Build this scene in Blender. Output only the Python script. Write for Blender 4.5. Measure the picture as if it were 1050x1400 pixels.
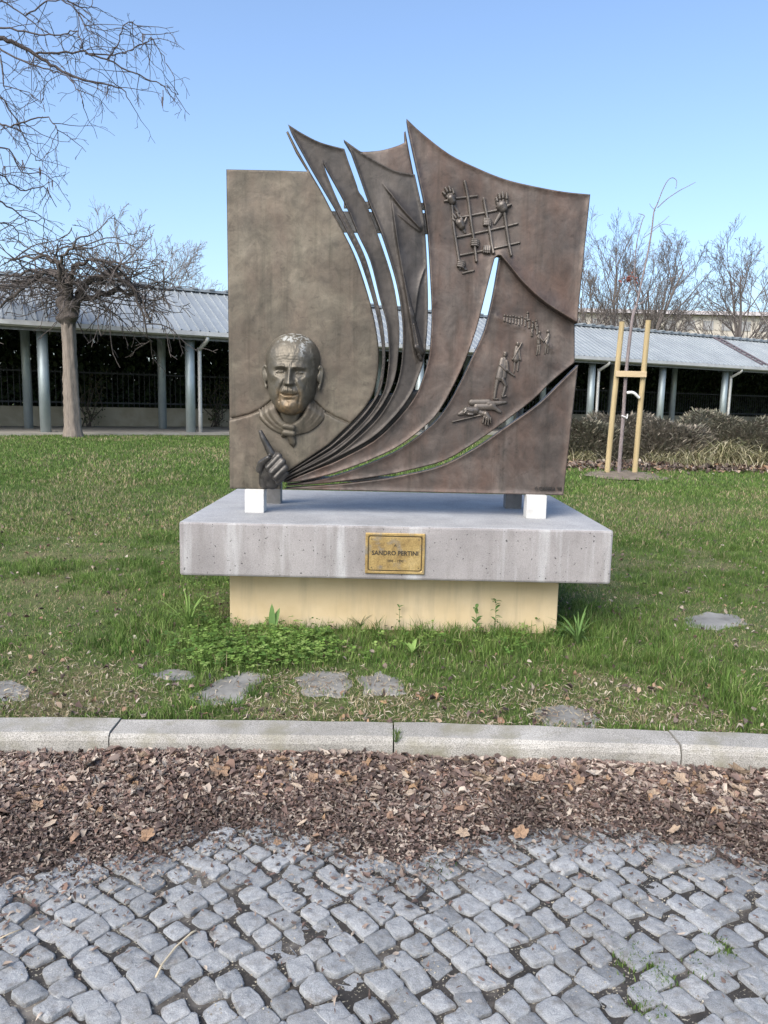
import bpy, bmesh, math, random
import numpy as np
from mathutils import Vector, Matrix
from mathutils.geometry import delaunay_2d_cdt
for o in list(bpy.data.objects): bpy.data.objects.remove(o)
R = math.radians
rng = np.random.default_rng(7); random.seed(7)
sc = bpy.context.scene; COL = sc.collection

# ---------------------------------------------------------------- camera
CAMZ, PITCH, ROLL, FPX = 1.5, R(8.1), 0.021, 1052.0
_f = Vector((0, math.cos(PITCH), -math.sin(PITCH)))
_r0 = Vector((1, 0, 0)); _u0 = Vector((0, math.sin(PITCH), math.cos(PITCH)))
_r = _r0*math.cos(ROLL) + _u0*math.sin(ROLL); _u = _u0*math.cos(ROLL) - _r0*math.sin(ROLL)
cam = bpy.data.cameras.new('camera'); camo = bpy.data.objects.new('camera', cam); COL.objects.link(camo)
camo.matrix_world = Matrix(((_r.x, _u.x, -_f.x, 0), (_r.y, _u.y, -_f.y, 0), (_r.z, _u.z, -_f.z, CAMZ), (0, 0, 0, 1)))
cam.sensor_fit = 'VERTICAL'; cam.sensor_height = 34.6; cam.lens = 34.6*FPX/1400; cam.clip_end = 2000; cam.clip_start = .05
sc.camera = camo
# ---------------------------------------------------------------- light
SUN_EL, SUN_AZ = R(43), R(212)          # azimuth clockwise from +Y
w = bpy.data.worlds.new('World'); sc.world = w; w.use_nodes = True
nt = w.node_tree; bg = nt.nodes['Background']
sky = nt.nodes.new('ShaderNodeTexSky'); sky.sky_type = 'NISHITA'; sky.sun_disc = False
sky.sun_elevation = SUN_EL; sky.sun_rotation = SUN_AZ; sky.air_density = 1.0; sky.dust_density = 2.8; sky.ozone_density = 3.4
nt.links.new(sky.outputs[0], bg.inputs[0]); bg.inputs[1].default_value = 0.14
sl = bpy.data.lights.new('sun', 'SUN'); sl.energy = 2.1; sl.angle = R(50); sl.color = (1, .92, .80)
so = bpy.data.objects.new('sun', sl); COL.objects.link(so)
sdir = Vector((math.sin(SUN_AZ)*math.cos(SUN_EL), math.cos(SUN_AZ)*math.cos(SUN_EL), math.sin(SUN_EL)))
so.rotation_euler = sdir.to_track_quat('Z', 'Y').to_euler(); so.location = sdir*50
vs = sc.view_settings; vs.view_transform = 'Standard'; vs.look = 'None'; vs.gamma = 1; vs.use_curve_mapping = False; vs.exposure = 1.08
sc.cycles.use_denoising = True; sc.cycles.max_bounces = 6; sc.cycles.transparent_max_bounces = 8

# ---------------------------------------------------------------- helpers
def ray(px, py):
    return _r*((px-525)/FPX) + _u*((700-py)/FPX) + _f
def P(px, py, Y):                        # point of the plane y = Y seen at a photo pixel
    d = ray(px, py); k = Y/d.y
    return np.array((d.x*k, Y, CAMZ+d.z*k))
def Gz(px, py, z=0.0):                   # point of the level z
    d = ray(px, py); k = (z-CAMZ)/d.z
    return np.array((d.x*k, d.y*k, z))
def vn(x, y, s, seed=0):                 # smooth value noise 0..1
    g = np.random.default_rng(seed+1000).random((64, 64))
    x = np.asarray(x, float)*s+17.3; y = np.asarray(y, float)*s+9.1
    xi = np.floor(x).astype(int); yi = np.floor(y).astype(int); fx = x-xi; fy = y-yi
    fx = fx*fx*(3-2*fx); fy = fy*fy*(3-2*fy)
    q = lambda a, b: g[a % 64, b % 64]
    return (q(xi, yi)*(1-fx)+q(xi+1, yi)*fx)*(1-fy)+(q(xi, yi+1)*(1-fx)+q(xi+1, yi+1)*fx)*fy
def sst(a, b, x):
    t = np.clip((np.asarray(x, float)-a)/(b-a), 0, 1); return t*t*(3-2*t)
def zl(x, y):                            # height of the lawn
    return .105+.40*sst(6.2, 18.5, y)+.02*(vn(x, y, .8, 3)-.5)*sst(3.2, 4, y)*(1-.6*((np.abs(x) < 1.6) & (np.asarray(y) < 7)))
def props(o, label=None, cat=None, group=None, kind=None):
    for k, v in (('label', label), ('category', cat), ('group', group), ('kind', kind)):
        if v: o[k] = v
    return o
def thing(name, label, cat, loc, group=None):
    o = bpy.data.objects.new(name, None); COL.objects.link(o); o.location = loc; o.empty_display_size = .1
    return props(o, label, cat, group)
def org(p):
    while p.parent: p = p.parent
    return np.array(p.location)
def mk(name, V, F, mat, parent=None, cols=None, smooth=False, loc=None, fac=None):
    me = bpy.data.meshes.new(name)
    V = np.asarray(V, float).reshape(-1, 3)
    if parent is not None: V = V-org(parent)
    elif loc is not None: V = V-np.array(loc)
    if isinstance(F, np.ndarray):
        n, k = F.shape
        me.vertices.add(len(V)); me.vertices.foreach_set('co', V.ravel())
        me.loops.add(n*k); me.loops.foreach_set('vertex_index', F.ravel().astype(np.int32))
        me.polygons.add(n); me.polygons.foreach_set('loop_start', np.arange(0, n*k, k, dtype=np.int32))
        me.update(calc_edges=True)
    else:
        me.from_pydata([tuple(v) for v in V], [], [tuple(int(i) for i in f) for f in F]); me.update()
    if smooth: me.polygons.foreach_set('use_smooth', [True]*len(me.polygons))
    if cols is not None:
        a = me.color_attributes.new('col', 'FLOAT_COLOR', 'POINT')
        c = np.ones((len(V), 4)); c[:, :3] = cols; a.data.foreach_set('color', c.ravel())
    for m_ in (mat if isinstance(mat, (list, tuple)) else [mat]): me.materials.append(m_)
    o = bpy.data.objects.new(name, me); COL.objects.link(o)
    if parent is not None: o.parent = parent
    elif loc is not None: o.location = loc
    return o
def cp(o, parent=None):
    c = o.copy(); COL.objects.link(c); c.parent = parent
    for ch in list(o.children): cp(ch, c)
    return c
class B:                                 # collects shapes for one mesh
    def __init__(s): s.V = []; s.F = []
    def add(s, V, F):
        n = sum(len(v) for v in s.V); s.V.append(np.asarray(V, float)); s.F += [tuple(i+n for i in f) for f in F]; return s
    def box(s, lo, hi): return s.add(*boxvf(lo, hi))
    def tube(s, pts, rad, n=8, cap=True): return s.add(*tubevf(pts, rad, n, cap))
    def vf(s): return np.concatenate(s.V), s.F
    def mk(s, name, mat, parent=None, **k): V, F = s.vf(); return mk(name, V, F, mat, parent, **k)
def boxvf(lo, hi):
    a, b = lo, hi
    V = [(x, y, z) for z in (a[2], b[2]) for y in (a[1], b[1]) for x in (a[0], b[0])]
    return V, [(0, 2, 3, 1), (4, 5, 7, 6), (0, 1, 5, 4), (2, 6, 7, 3), (0, 4, 6, 2), (1, 3, 7, 5)]
def tubevf(pts, rad, n=8, cap=True):
    pts = np.asarray(pts, float); k = len(pts); rad = np.broadcast_to(np.asarray(rad, float), (k,))
    t = np.gradient(pts, axis=0); t /= np.linalg.norm(t, axis=1)[:, None]+1e-12
    a = np.array((0, 0, 1.)) if abs(t[0][2]) < .9 else np.array((1., 0, 0))
    V = []; u = None
    for i in range(k):
        u = (a if u is None else u); u = u-t[i]*np.dot(u, t[i]); u /= np.linalg.norm(u)+1e-12; v = np.cross(t[i], u)
        for j in range(n):
            q = 2*math.pi*j/n; V.append(pts[i]+rad[i]*(math.cos(q)*u+math.sin(q)*v))
    F = [(i*n+j, i*n+(j+1) % n, (i+1)*n+(j+1) % n, (i+1)*n+j) for i in range(k-1) for j in range(n)]
    if cap: F += [tuple(range(n-1, -1, -1)), tuple((k-1)*n+j for j in range(n))]
    return np.array(V), F
def capsule(p0, p1, r0, r1, n=12):
    p0 = np.asarray(p0, float); p1 = np.asarray(p1, float); d = (p1-p0)/(np.linalg.norm(p1-p0)+1e-9)
    pts = []; rad = []
    for a in (85, 60, 30): pts.append(p0-d*r0*math.sin(R(a))); rad.append(r0*math.cos(R(a)))
    for k in (0, .33, .66, 1): pts.append(p0+(p1-p0)*k); rad.append(r0+(r1-r0)*k)
    for a in (30, 60, 85): pts.append(p1+d*r1*math.sin(R(a))); rad.append(r1*math.cos(R(a)))
    return tubevf(pts, rad, n)
def ellipsoid(c, r, n=16, m=10):
    V = [(c[0], c[1], c[2]-r[2])]; F = []
    for i in range(1, m):
        a = math.pi*i/m-math.pi/2
        for j in range(n):
            b = 2*math.pi*j/n; V.append((c[0]+r[0]*math.cos(a)*math.cos(b), c[1]+r[1]*math.cos(a)*math.sin(b), c[2]+r[2]*math.sin(a)))
    V.append((c[0], c[1], c[2]+r[2])); e = len(V)-1
    for j in range(n):
        F.append((0, 1+(j+1) % n, 1+j)); F.append((e, e-n+j, e-n+(j+1) % n))
        for i in range(m-2): F.append((1+i*n+j, 1+i*n+(j+1) % n, 1+(i+1)*n+(j+1) % n, 1+(i+1)*n+j))
    return V, F
def remesh(name, b, vox, mat, parent, smooth=4, cols=None):
    V, F = b.vf(); o = mk('tmp', V, F, mat)
    m = o.modifiers.new('r', 'REMESH'); m.mode = 'VOXEL'; m.voxel_size = vox
    s = o.modifiers.new('s', 'SMOOTH'); s.iterations = smooth; s.factor = .5
    dg = bpy.context.evaluated_depsgraph_get(); me = bpy.data.meshes.new_from_object(o.evaluated_get(dg)); bpy.data.objects.remove(o)
    V = np.array([v.co[:] for v in me.vertices]); F = [tuple(p.vertices) for p in me.polygons]
    bpy.data.meshes.remove(me)
    return mk(name, V, F, mat, parent, smooth=True, cols=None if cols is None else cols(V))
def bev(o, wd, seg=2):
    m = o.modifiers.new('bevel', 'BEVEL'); m.width = wd; m.segments = seg; m.limit_method = 'ANGLE'; return o
def crom(pts, n=6):                      # Catmull-Rom through the points
    p = np.asarray(pts, float); q = np.vstack([2*p[0]-p[1], p, 2*p[-1]-p[-2]]); out = []
    for i in range(1, len(q)-2):
        for k in range(n):
            t = k/n; a, b, c, d = q[i-1], q[i], q[i+1], q[i+2]
            out.append(.5*((2*b)+(-a+c)*t+(2*a-5*b+4*c-d)*t*t+(-a+3*b-3*c+d)*t**3))
    out.append(p[-1]); return np.array(out)
def segdist(P2, poly, closed=False):     # distance of points to a polyline
    poly = np.asarray(poly, float); A = poly if closed else poly[:-1]; Bq = np.roll(poly, -1, 0) if closed else poly[1:]
    best = np.full(len(P2), 1e9)
    for a, b in zip(A, Bq):
        ab = b-a; t = np.clip(((P2-a)@ab)/(ab@ab+1e-12), 0, 1); best = np.minimum(best, np.hypot(*(P2-a-t[:, None]*ab).T))
    return best
def inpoly(P2, poly):
    poly = np.asarray(poly, float); x, y = P2.T; ins = np.zeros(len(P2), bool); n = len(poly); j = n-1
    for i in range(n):
        xi, yi = poly[i]; xj, yj = poly[j]
        if yi != yj: ins ^= ((yi > y) != (yj > y)) & (x < (xj-xi)*(y-yi)/(yj-yi)+xi)
        j = i
    return ins

# ---------------------------------------------------------------- materials
def newmat(name, rough=.8, metal=0.0, spec=.4):
    m = bpy.data.materials.new(name); m.use_nodes = True; b = m.node_tree.nodes['Principled BSDF']
    b.inputs['Roughness'].default_value = rough; b.inputs['Metallic'].default_value = metal; b.inputs['Specular IOR Level'].default_value = spec
    return m, m.node_tree, b
def N(t, typ, **k):
    n = t.nodes.new('ShaderNode'+typ)
    for a, v in k.items():
        if a in n.inputs: n.inputs[a].default_value = v
        else: setattr(n, a, v)
    return n
def noise(t, vec, scale, detail=6, rough=.55, dist=0):
    n = N(t, 'TexNoise'); n.inputs['Scale'].default_value = scale; n.inputs['Detail'].default_value = detail
    n.inputs['Roughness'].default_value = rough; n.inputs['Distortion'].default_value = dist; t.links.new(vec, n.inputs['Vector']); return n.outputs['Fac']
def ramp(t, fac, stops, interp='LINEAR'):
    r = N(t, 'ValToRGB'); r.color_ramp.interpolation = interp; e = r.color_ramp.elements
    while len(e) > 1: e.remove(e[0])
    for i, (p, c) in enumerate(stops):
        q = e[0] if i == 0 else e.new(p)
        q.position = p; q.color = (*c, 1) if len(c) == 3 else c
    t.links.new(fac, r.inputs[0]); return r.outputs[0]
def mix(t, fac, a, b, typ='MIX'):
    m = N(t, 'Mix'); m.data_type = 'RGBA'; m.blend_type = typ
    for s, v in ((m.inputs[0], fac), (m.inputs[6], a), (m.inputs[7], b)):
        if hasattr(v, 'links'): t.links.new(v, s)
        else: s.default_value = v if not isinstance(v, tuple) or len(v) == 4 else (*v, 1)
    return m.outputs[2]
def bump(t, b, h, strength=.3, dist=.01):
    n = N(t, 'Bump'); n.inputs['Strength'].default_value = strength; n.inputs['Distance'].default_value = dist
    t.links.new(h, n.inputs['Height']); t.links.new(n.outputs[0], b.inputs['Normal'])
def coord(t, which='Object', sc_=(1, 1, 1)):
    c = N(t, 'TexCoord'); m = N(t, 'Mapping'); m.inputs['Scale'].default_value = sc_; t.links.new(c.outputs[which], m.inputs[0]); return m.outputs[0]
def simple(name, stops, scale=4, rough=.8, metal=0, bs=.3, bscale=None, bd=.01, sc_=(1, 1, 1), dist=0, spec=.4, which='Object'):
    m, t, b = newmat(name, rough, metal, spec); v = coord(t, which, sc_)
    t.links.new(ramp(t, noise(t, v, scale, 8, .6, dist), stops), b.inputs['Base Color'])
    if bs: bump(t, b, noise(t, v, bscale or scale*4, 8, .65), bs, bd)
    return m
def attrmat(name, rough=.7, spec=.3, trans=0, var=.25):
    m, t, b = newmat(name, rough, 0, spec); a = N(t, 'Attribute'); a.attribute_name = 'col'
    v = coord(t); c = mix(t, 1.0, a.outputs[0], ramp(t, noise(t, v, 3), [(.2, (1-var,)*3), (.8, (1+var*.6,)*3)]), 'MULTIPLY')
    t.links.new(c, b.inputs['Base Color'])
    if trans:
        tr = N(t, 'BsdfTranslucent'); t.links.new(c, tr.inputs[0]); ms = N(t, 'MixShader'); ms.inputs[0].default_value = trans
        t.links.new(b.outputs[0], ms.inputs[1]); t.links.new(tr.outputs[0], ms.inputs[2])
        t.links.new(ms.outputs[0], t.nodes['Material Output'].inputs[0])
    return m
def bronze(name, dark, midc, light, warm, metal=.35, rough=.5, stain=.5):
    m, t, b = newmat(name, rough, metal, .45); v = coord(t); vz = coord(t, 'Object', (1.8, 1.8, .8))
    base = ramp(t, noise(t, v, 2.6, 9, .66, .8), [(.34, dark), (.5, midc), (.64, light)])
    streak = ramp(t, noise(t, vz, 3.2, 7, .6), [(.42, (0, 0, 0)), (.72, (.85, .85, .85))])
    c = mix(t, streak, base, warm); 
    fine = ramp(t, noise(t, v, 11, 8, .72, .6), [(.3, (.66,)*3), (.7, (1.3,)*3)])
    c = mix(t, 1.0, c, fine, 'MULTIPLY')
    spots = ramp(t, noise(t, v, 16, 3, .5, 1.5), [(.30, (.5,)*3), (.38, (1, 1, 1))]); c = mix(t, stain, c, mix(t, 1.0, c, spots, 'MULTIPLY'))
    run = ramp(t, noise(t, coord(t, 'Object', (9, 9, .5)), 2.2, 6, .65), [(.52, (1, 1, 1)), (.68, (.66, .68, .66))]); c = mix(t, .8, c, mix(t, 1.0, c, run, 'MULTIPLY'))
    t.links.new(c, b.inputs['Base Color'])
    t.links.new(ramp(t, noise(t, v, 7, 6), [(.3, (rough-.12,)*3), (.7, (rough+.16,)*3)]), b.inputs['Roughness'])
    bump(t, b, noise(t, v, 9, 6, .55, .4), .16, .02)
    return m
MB_A = bronze('bronze_olive', (.062, .054, .041), (.098, .085, .064), (.145, .127, .096), (.108, .083, .063))
MB_R = bronze('bronze_brown', (.044, .037, .033), (.084, .069, .060), (.128, .106, .092), (.088, .053, .039))
MB_D = bronze('bronze_dark', (.026, .024, .022), (.046, .041, .037), (.082, .073, .066), (.052, .043, .036))
MB_K = bronze('bronze_black', (.028, .028, .028), (.05, .048, .045), (.085, .08, .074), (.06, .055, .05), .45, .38)
def headmat():
    m, t, b = newmat('bronze_head', .46, .4, .45); v = coord(t); a = N(t, 'Attribute'); a.attribute_name = 'col'
    c = ramp(t, noise(t, v, 9, 8, .6), [(.3, (.066, .059, .046)), (.7, (.140, .126, .098))])
    sp = N(t, 'SeparateColor'); t.links.new(a.outputs[0], sp.inputs[0])
    gold = ramp(t, noise(t, v, 22, 6, .6), [(.35, (.10, .078, .05)), (.65, (.27, .175, .085))])
    c = mix(t, sp.outputs[0], c, gold)
    mu = N(t, 'Math', operation='MULTIPLY'); t.links.new(sp.outputs[1], mu.inputs[0]); t.links.new(ramp(t, noise(t, v, 34, 5, .6), [(.5, (0, 0, 0)), (.56, (1, 1, 1))]), mu.inputs[1])
    c = mix(t, mu.outputs[0], c, (.5, .52, .5)); t.links.new(c, b.inputs['Base Color'])
    bump(t, b, noise(t, v, 55, 6, .6), .18, .006); return m
MB_H = headmat()
# ---------------------------------------------------------------- ground, path, kerb
def grid(xs, ys, zf):
    X, Y = np.meshgrid(xs, ys); Z = zf(X, Y); n = len(xs); m = len(ys)
    V = np.stack([X, Y, Z], -1).reshape(-1, 3); i, j = np.meshgrid(np.arange(n-1), np.arange(m-1)); a = (j*n+i).ravel()
    return V, np.stack([a, a+1, a+n+1, a+n], 1)
def lawnmat():
    m, t, b = newmat('lawn_soil', .95, 0, .2); v = coord(t)
    c = ramp(t, noise(t, v, 1.1, 8, .65), [(.3, (.055, .085, .022)), (.50, (.085, .115, .035)), (.62, (.15, .14, .07)), (.74, (.13, .105, .068))])
    c = mix(t, 1.0, c, ramp(t, noise(t, v, 30, 8, .7), [(.25, (.45,)*3), (.75, (1.35,)*3)]), 'MULTIPLY')
    t.links.new(c, b.inputs['Base Color']); bump(t, b, noise(t, v, 45, 8, .7), .8, .02); return m
YK = lambda x: 3.04-.02*np.asarray(x, float)**2
xs = np.unique(np.concatenate([np.linspace(-400, -20, 12), np.linspace(-20, -4, 24), np.linspace(-4, 4, 70), np.linspace(4, 30, 30), np.linspace(30, 400, 12)]))
ys = np.concatenate([np.linspace(0, 3.6, 40), np.linspace(3.75, 22, 60), np.linspace(24, 900, 14)])
V, F = grid(xs, ys, zl)
V[:, 1] = np.where(np.arange(len(V)) < 40*len(xs), (YK(np.clip(V[:, 0], -9, 9))+.155)+(np.arange(len(V))//len(xs))/39.*(3.7-(YK(np.clip(V[:, 0], -9, 9))+.155)), V[:, 1])
V[:, 2] = zl(V[:, 0], V[:, 1])
M_LAWN = lawnmat()
lawn = props(mk('lawn', V, F, M_LAWN, smooth=True), kind='structure')

def pathmat():
    m, t, b = newmat('joint_soil', .75, 0, .5); v = coord(t)
    c = ramp(t, noise(t, v, 5, 8, .65), [(.36, (.016, .014, .012)), (.54, (.04, .035, .03)), (.68, (.17, .155, .135))])
    g = ramp(t, noise(t, v, 140, 2, .5), [(.62, (0, 0, 0)), (.68, (1, 1, 1))]); c = mix(t, g, c, (.30, .28, .22))
    t.links.new(c, b.inputs['Base Color']); bump(t, b, noise(t, v, 60, 8, .7), .7, .008); return m
xs2 = np.unique(np.concatenate([np.linspace(-400, -5, 8), np.linspace(-5, 5, 40), np.linspace(5, 400, 8)])); ys2 = np.concatenate([np.linspace(-300, -2, 6), np.linspace(-1, 1, 20)])
V, F = grid(xs2, ys2, lambda x, y: 0*x-.0095)
k = np.arange(len(V))//len(xs2); V[:, 1] = np.where(k >= 6, -1+(k-6)/19.*(YK(np.clip(V[:, 0], -9, 9))+.05+1), V[:, 1])
path = props(mk('cobbled_path', V, F, pathmat()), kind='structure')

def kerbmat():
    m, t, b = newmat('kerb_stone', .85, 0, .3); v = coord(t)
    c = ramp(t, noise(t, v, 2.5, 8, .65), [(.3, (.22, .212, .19)), (.55, (.315, .305, .28)), (.75, (.39, .38, .35))])
    g = ramp(t, noise(t, v, 260, 2, .5), [(.40, (.62,)*3), (.5, (1, 1, 1)), (.66, (1.25,)*3)]); c = mix(t, 1.0, c, g, 'MULTIPLY')
    ge = N(t, 'NewGeometry'); s = N(t, 'SeparateXYZ'); t.links.new(ge.outputs['Normal'], s.inputs[0])
    moss = ramp(t, noise(t, v, 6, 6, .6), [(.50, (0, 0, 0)), (.68, (.75,)*3)]); c = mix(t, moss, c, (.19, .18, .125))
    t.links.new(c, b.inputs['Base Color']); bump(t, b, noise(t, v, 120, 6, .7), .35, .004); return m
M_KERB = kerbmat()
kerb = props(thing('kerb', None, None, (0, 3.1, 0)), kind='structure')
jx = [-5.88, -4.69, -3.5, -2.31, -1.12, .06, 1.25, 2.44, 3.63, 4.82, 6.01]
for i in range(len(jx)-1):
    a, b_ = jx[i]+.003, jx[i+1]-.003; xx = np.linspace(a, b_, 9); dz = rng.normal(0, .003); dy = rng.normal(0, .004)
    prof = [(.0, -.08), (.0, .088), (.006, .104), (.02, .1185), (.155, .122), (.163, .116), (.163, -.08)]
    V = []; F = []; npf = len(prof)
    for x in xx:
        for (py_, pz) in prof: V.append((x, float(YK(x))+py_+dy+rng.normal(0, .0015), pz+dz+rng.normal(0, .0012)))
    for q in range(len(xx)-1):
        for r_ in range(npf-1): F.append((q*npf+r_, (q+1)*npf+r_, (q+1)*npf+r_+1, q*npf+r_+1))
    F += [tuple(range(npf)), tuple((len(xx)-1)*npf+r_ for r_ in range(npf-1, -1, -1))]
    mk('kerb_stone', V, F, M_KERB, kerb)

# cobbles, laid in arcs
def cobmat():
    m, t, b = newmat('cobble_stone', .62, 0, .5); ge = N(t, 'NewGeometry'); mp = N(t, 'Mapping'); mp.inputs['Scale'].default_value = (12, 12, 12); t.links.new(ge.outputs['Position'], mp.inputs[0]); v = mp.outputs[0]; oi = N(t, 'ObjectInfo')
    ad = N(t, 'VectorMath', operation='ADD'); t.links.new(v, ad.inputs[0]); cx = N(t, 'CombineXYZ'); 
    mm = N(t, 'Math', operation='MULTIPLY'); mm.inputs[1].default_value = 37; t.links.new(oi.outputs['Random'], mm.inputs[0]); t.links.new(mm.outputs[0], cx.inputs[0]); t.links.new(cx.outputs[0], ad.inputs[1]); v = ad.outputs[0]
    base = ramp(t, oi.outputs['Random'], [(0, (.195, .205, .212)), (.3, (.26, .272, .28)), (.6, (.31, .322, .33)), (.8, (.24, .248, .252)), (1, (.34, .35, .355))])
    c = mix(t, 1.0, base, ramp(t, noise(t, v, 4, 9, .75), [(.25, (.66,)*3), (.7, (1.25,)*3)]), 'MULTIPLY')
    c = mix(t, 1.0, c, ramp(t, noise(t, v, 40, 3, .6), [(.36, (.66,)*3), (.5, (1, 1, 1)), (.64, (1.3,)*3)]), 'MULTIPLY')
    dirt = ramp(t, noise(t, v, 2.2, 7, .65), [(.52, (0, 0, 0)), (.70, (.7,)*3)]); c = mix(t, dirt, c, (.13, .115, .098))
    t.links.new(c, b.inputs['Base Color']); h = noise(t, v, 6, 10, .75); bump(t, b, h, .75, .010)
    t.links.new(ramp(t, h, [(.3, (.5,)*3), (.7, (.75,)*3)]), b.inputs['Roughness']); return m
M_COB = cobmat()
def cobble_mesh(sd):
    r_ = np.random.default_rng(sd); L, W_ = 1, 1
    cor = np.array([(-.5, -.5), (.5, -.5), (.5, .5), (-.5, .5)])+r_.uniform(-.12, .12, (4, 2))
    out = []
    for i in range(4):
        a, b_, c_ = cor[i-1], cor[i], cor[(i+1) % 4]; rr = r_.uniform(.07, .17)
        p = b_+(a-b_)*rr; q = b_+(c_-b_)*rr; out += [p, .25*p+.5*b_*.94+.25*q, q, (b_+c_)/2+r_.normal(0, .032, 2)]
    o2 = np.array(out); n = len(o2); ctr = o2.mean(0); V = []
    til = r_.normal(0, .018, 2)
    for s, z in ((1.02, -.5), (1.0, -.055), (.978, -.008), (.90, .006)):
        for p in o2: V.append((*(ctr+(p-ctr)*s), z+(p@til if z > -.4 else 0)+(r_.normal(0, .012) if z > -.4 else 0)))
    for p in o2[::2]: V.append((*(ctr+(p-ctr)*.42), .012+p@til+r_.normal(0, .016)))
    V.append((*ctr, .014))
    F = [(k*n+i, k*n+(i+1) % n, (k+1)*n+(i+1) % n, (k+1)*n+i) for k in range(3) for i in range(n)]
    h = n//2; a0 = 3*n; b0 = 4*n; c0 = b0+h
    for i in range(h):
        F.append((a0+2*i, a0+2*i+1, b0+i)); F.append((a0+2*i+1, a0+(2*i+2) % n, b0+(i+1) % h, b0+i)); F.append((b0+i, b0+(i+1) % h, c0))
    me = bpy.data.meshes.new('cobble'); me.from_pydata([tuple(v) for v in V], [], F); me.update()
    me.polygons.foreach_set('use_smooth', [i >= 2*n for i in range(len(me.polygons))]); me.materials.append(M_COB); return me
CM = [cobble_mesh(i) for i in range(28)]
ledge_px = [(-260, 1250), (-100, 1235), (0, 1225), (100, 1212), (180, 1200), (225, 1178), (290, 1150), (360, 1150), (420, 1165), (480, 1190), (560, 1200), (640, 1168), (740, 1148), (850, 1150), (960, 1170), (1050, 1195), (1150, 1200), (1310, 1210)]
LE = np.array([Gz(*p) for p in ledge_px]); LEDGE = lambda x: np.interp(x, LE[:, 0], LE[:, 1])
spots = []; CC = np.array((-2.05, .35)); pitch = .079
for k in range(4, 92):
    r0 = k*pitch+.02; a0 = rng.random()*6
    n = int(2*math.pi*r0/.085)
    for j in range(n):
        a = 2*math.pi*(j+rng.uniform(-.1, .1))/n+a0; x, y = CC+r0*np.array((math.cos(a), math.sin(a)))+rng.normal(0, .005, 2)
        if .6 < y < LEDGE(x)+.16 and abs(x) < 2.0: spots.append((x, y, a))
spots.sort(key=lambda s: 0 if abs(s[0]) < .52*s[1]+.05 and s[1] > 1.55 and s[1] < LEDGE(s[0])+.05 else 1)
rest = B()
for i, (x, y, a) in enumerate(spots):
    me = CM[i % len(CM)]; sx, sy = pitch*rng.uniform(.84, .98), .085*rng.uniform(.84, .98); z = rng.normal(-.001, .0035); rot = a+rng.normal(0, .07)
    if i < 300:
        o = bpy.data.objects.new('cobble', me); COL.objects.link(o); o.parent = path; o.location = (x, y, z); o.rotation_euler = (rng.normal(0, .03), rng.normal(0, .03), rot); o.scale = (sx, sy, .10)
    else:
        q = np.array([v.co[:] for v in me.vertices])*(sx, sy, .11); c_, s_ = math.cos(rot), math.sin(rot)
        rest.add(np.stack([q[:, 0]*c_-q[:, 1]*s_+x, q[:, 0]*s_+q[:, 1]*c_+y, q[:, 2]+z], 1), [tuple(p.vertices) for p in me.polygons])
if rest.V: props(rest.mk('cobble_rest', M_COB, path), kind='stuff')

# ---------------------------------------------------------------- plinth
SY0, SY1, SXL, SXR = 4.38, 6.10, -1.255, 1.255
pc = P(541, 755, SY0)[0]
SXL, SXR = pc-1.255, pc+1.255; SZ0, SZ1 = .478, .796
plinth = thing('plinth', 'concrete slab plinth on a yellow painted base, carrying the bronze sculpture', 'plinth', (pc, 5.2, .1))
def slabmat():
    m, t, b = newmat('concrete', .8, 0, .35); v = coord(t); vz = coord(t, 'Object', (7, 7, .55))
    c = ramp(t, noise(t, v, 2.2, 9, .65), [(.3, (.205, .195, .195)), (.6, (.285, .272, .27)), (.8, (.33, .32, .315))])
    st = ramp(t, noise(t, vz, 1.3, 6, .6), [(.50, (0, 0, 0)), (.68, (.8,)*3)]); c = mix(t, st, c, (.43, .435, .44))
    gr = ramp(t, noise(t, coord(t, 'Object', (5, 5, .9)), 2.1, 6, .6), [(.52, (0, 0, 0)), (.72, (.6,)*3)]); c = mix(t, gr, c, (.17, .158, .152))
    pit = ramp(t, noise(t, v, 60, 2, .5), [(.27, (.22,)*3), (.33, (1, 1, 1))]); c = mix(t, 1.0, c, pit, 'MULTIPLY')
    c = mix(t, 1.0, c, ramp(t, noise(t, v, 190, 3, .6), [(.3, (.8,)*3), (.7, (1.15,)*3)]), 'MULTIPLY')
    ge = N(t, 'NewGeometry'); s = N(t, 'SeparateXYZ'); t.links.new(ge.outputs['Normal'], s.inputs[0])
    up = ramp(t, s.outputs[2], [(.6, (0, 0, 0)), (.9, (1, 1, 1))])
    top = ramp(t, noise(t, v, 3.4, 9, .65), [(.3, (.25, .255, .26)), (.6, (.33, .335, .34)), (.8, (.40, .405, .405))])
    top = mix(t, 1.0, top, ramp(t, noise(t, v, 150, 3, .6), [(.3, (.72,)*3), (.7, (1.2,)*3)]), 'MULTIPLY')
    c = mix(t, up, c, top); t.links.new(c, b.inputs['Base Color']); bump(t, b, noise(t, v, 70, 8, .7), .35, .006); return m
M_SLAB = slabmat()
def slab():
    bm = bmesh.new(); bmesh.ops.create_cube(bm, size=1)
    bmesh.ops.scale(bm, vec=(SXR-SXL, SY1-SY0, SZ1-SZ0), verts=bm.verts)
    bmesh.ops.translate(bm, vec=(0, (SY0+SY1)/2-5.2, (SZ0+SZ1)/2-.1), verts=bm.verts)
    me = bpy.data.meshes.new('slab'); bm.to_mesh(me); bm.free(); me.materials.append(M_SLAB)
    o = bpy.data.objects.new('slab', me); COL.objects.link(o); o.parent = plinth
    m = o.modifiers.new('bevel', 'BEVEL'); m.width = .014; m.segments = 2; m.limit_method = 'ANGLE'; m.angle_limit = R(50)
slab()
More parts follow.
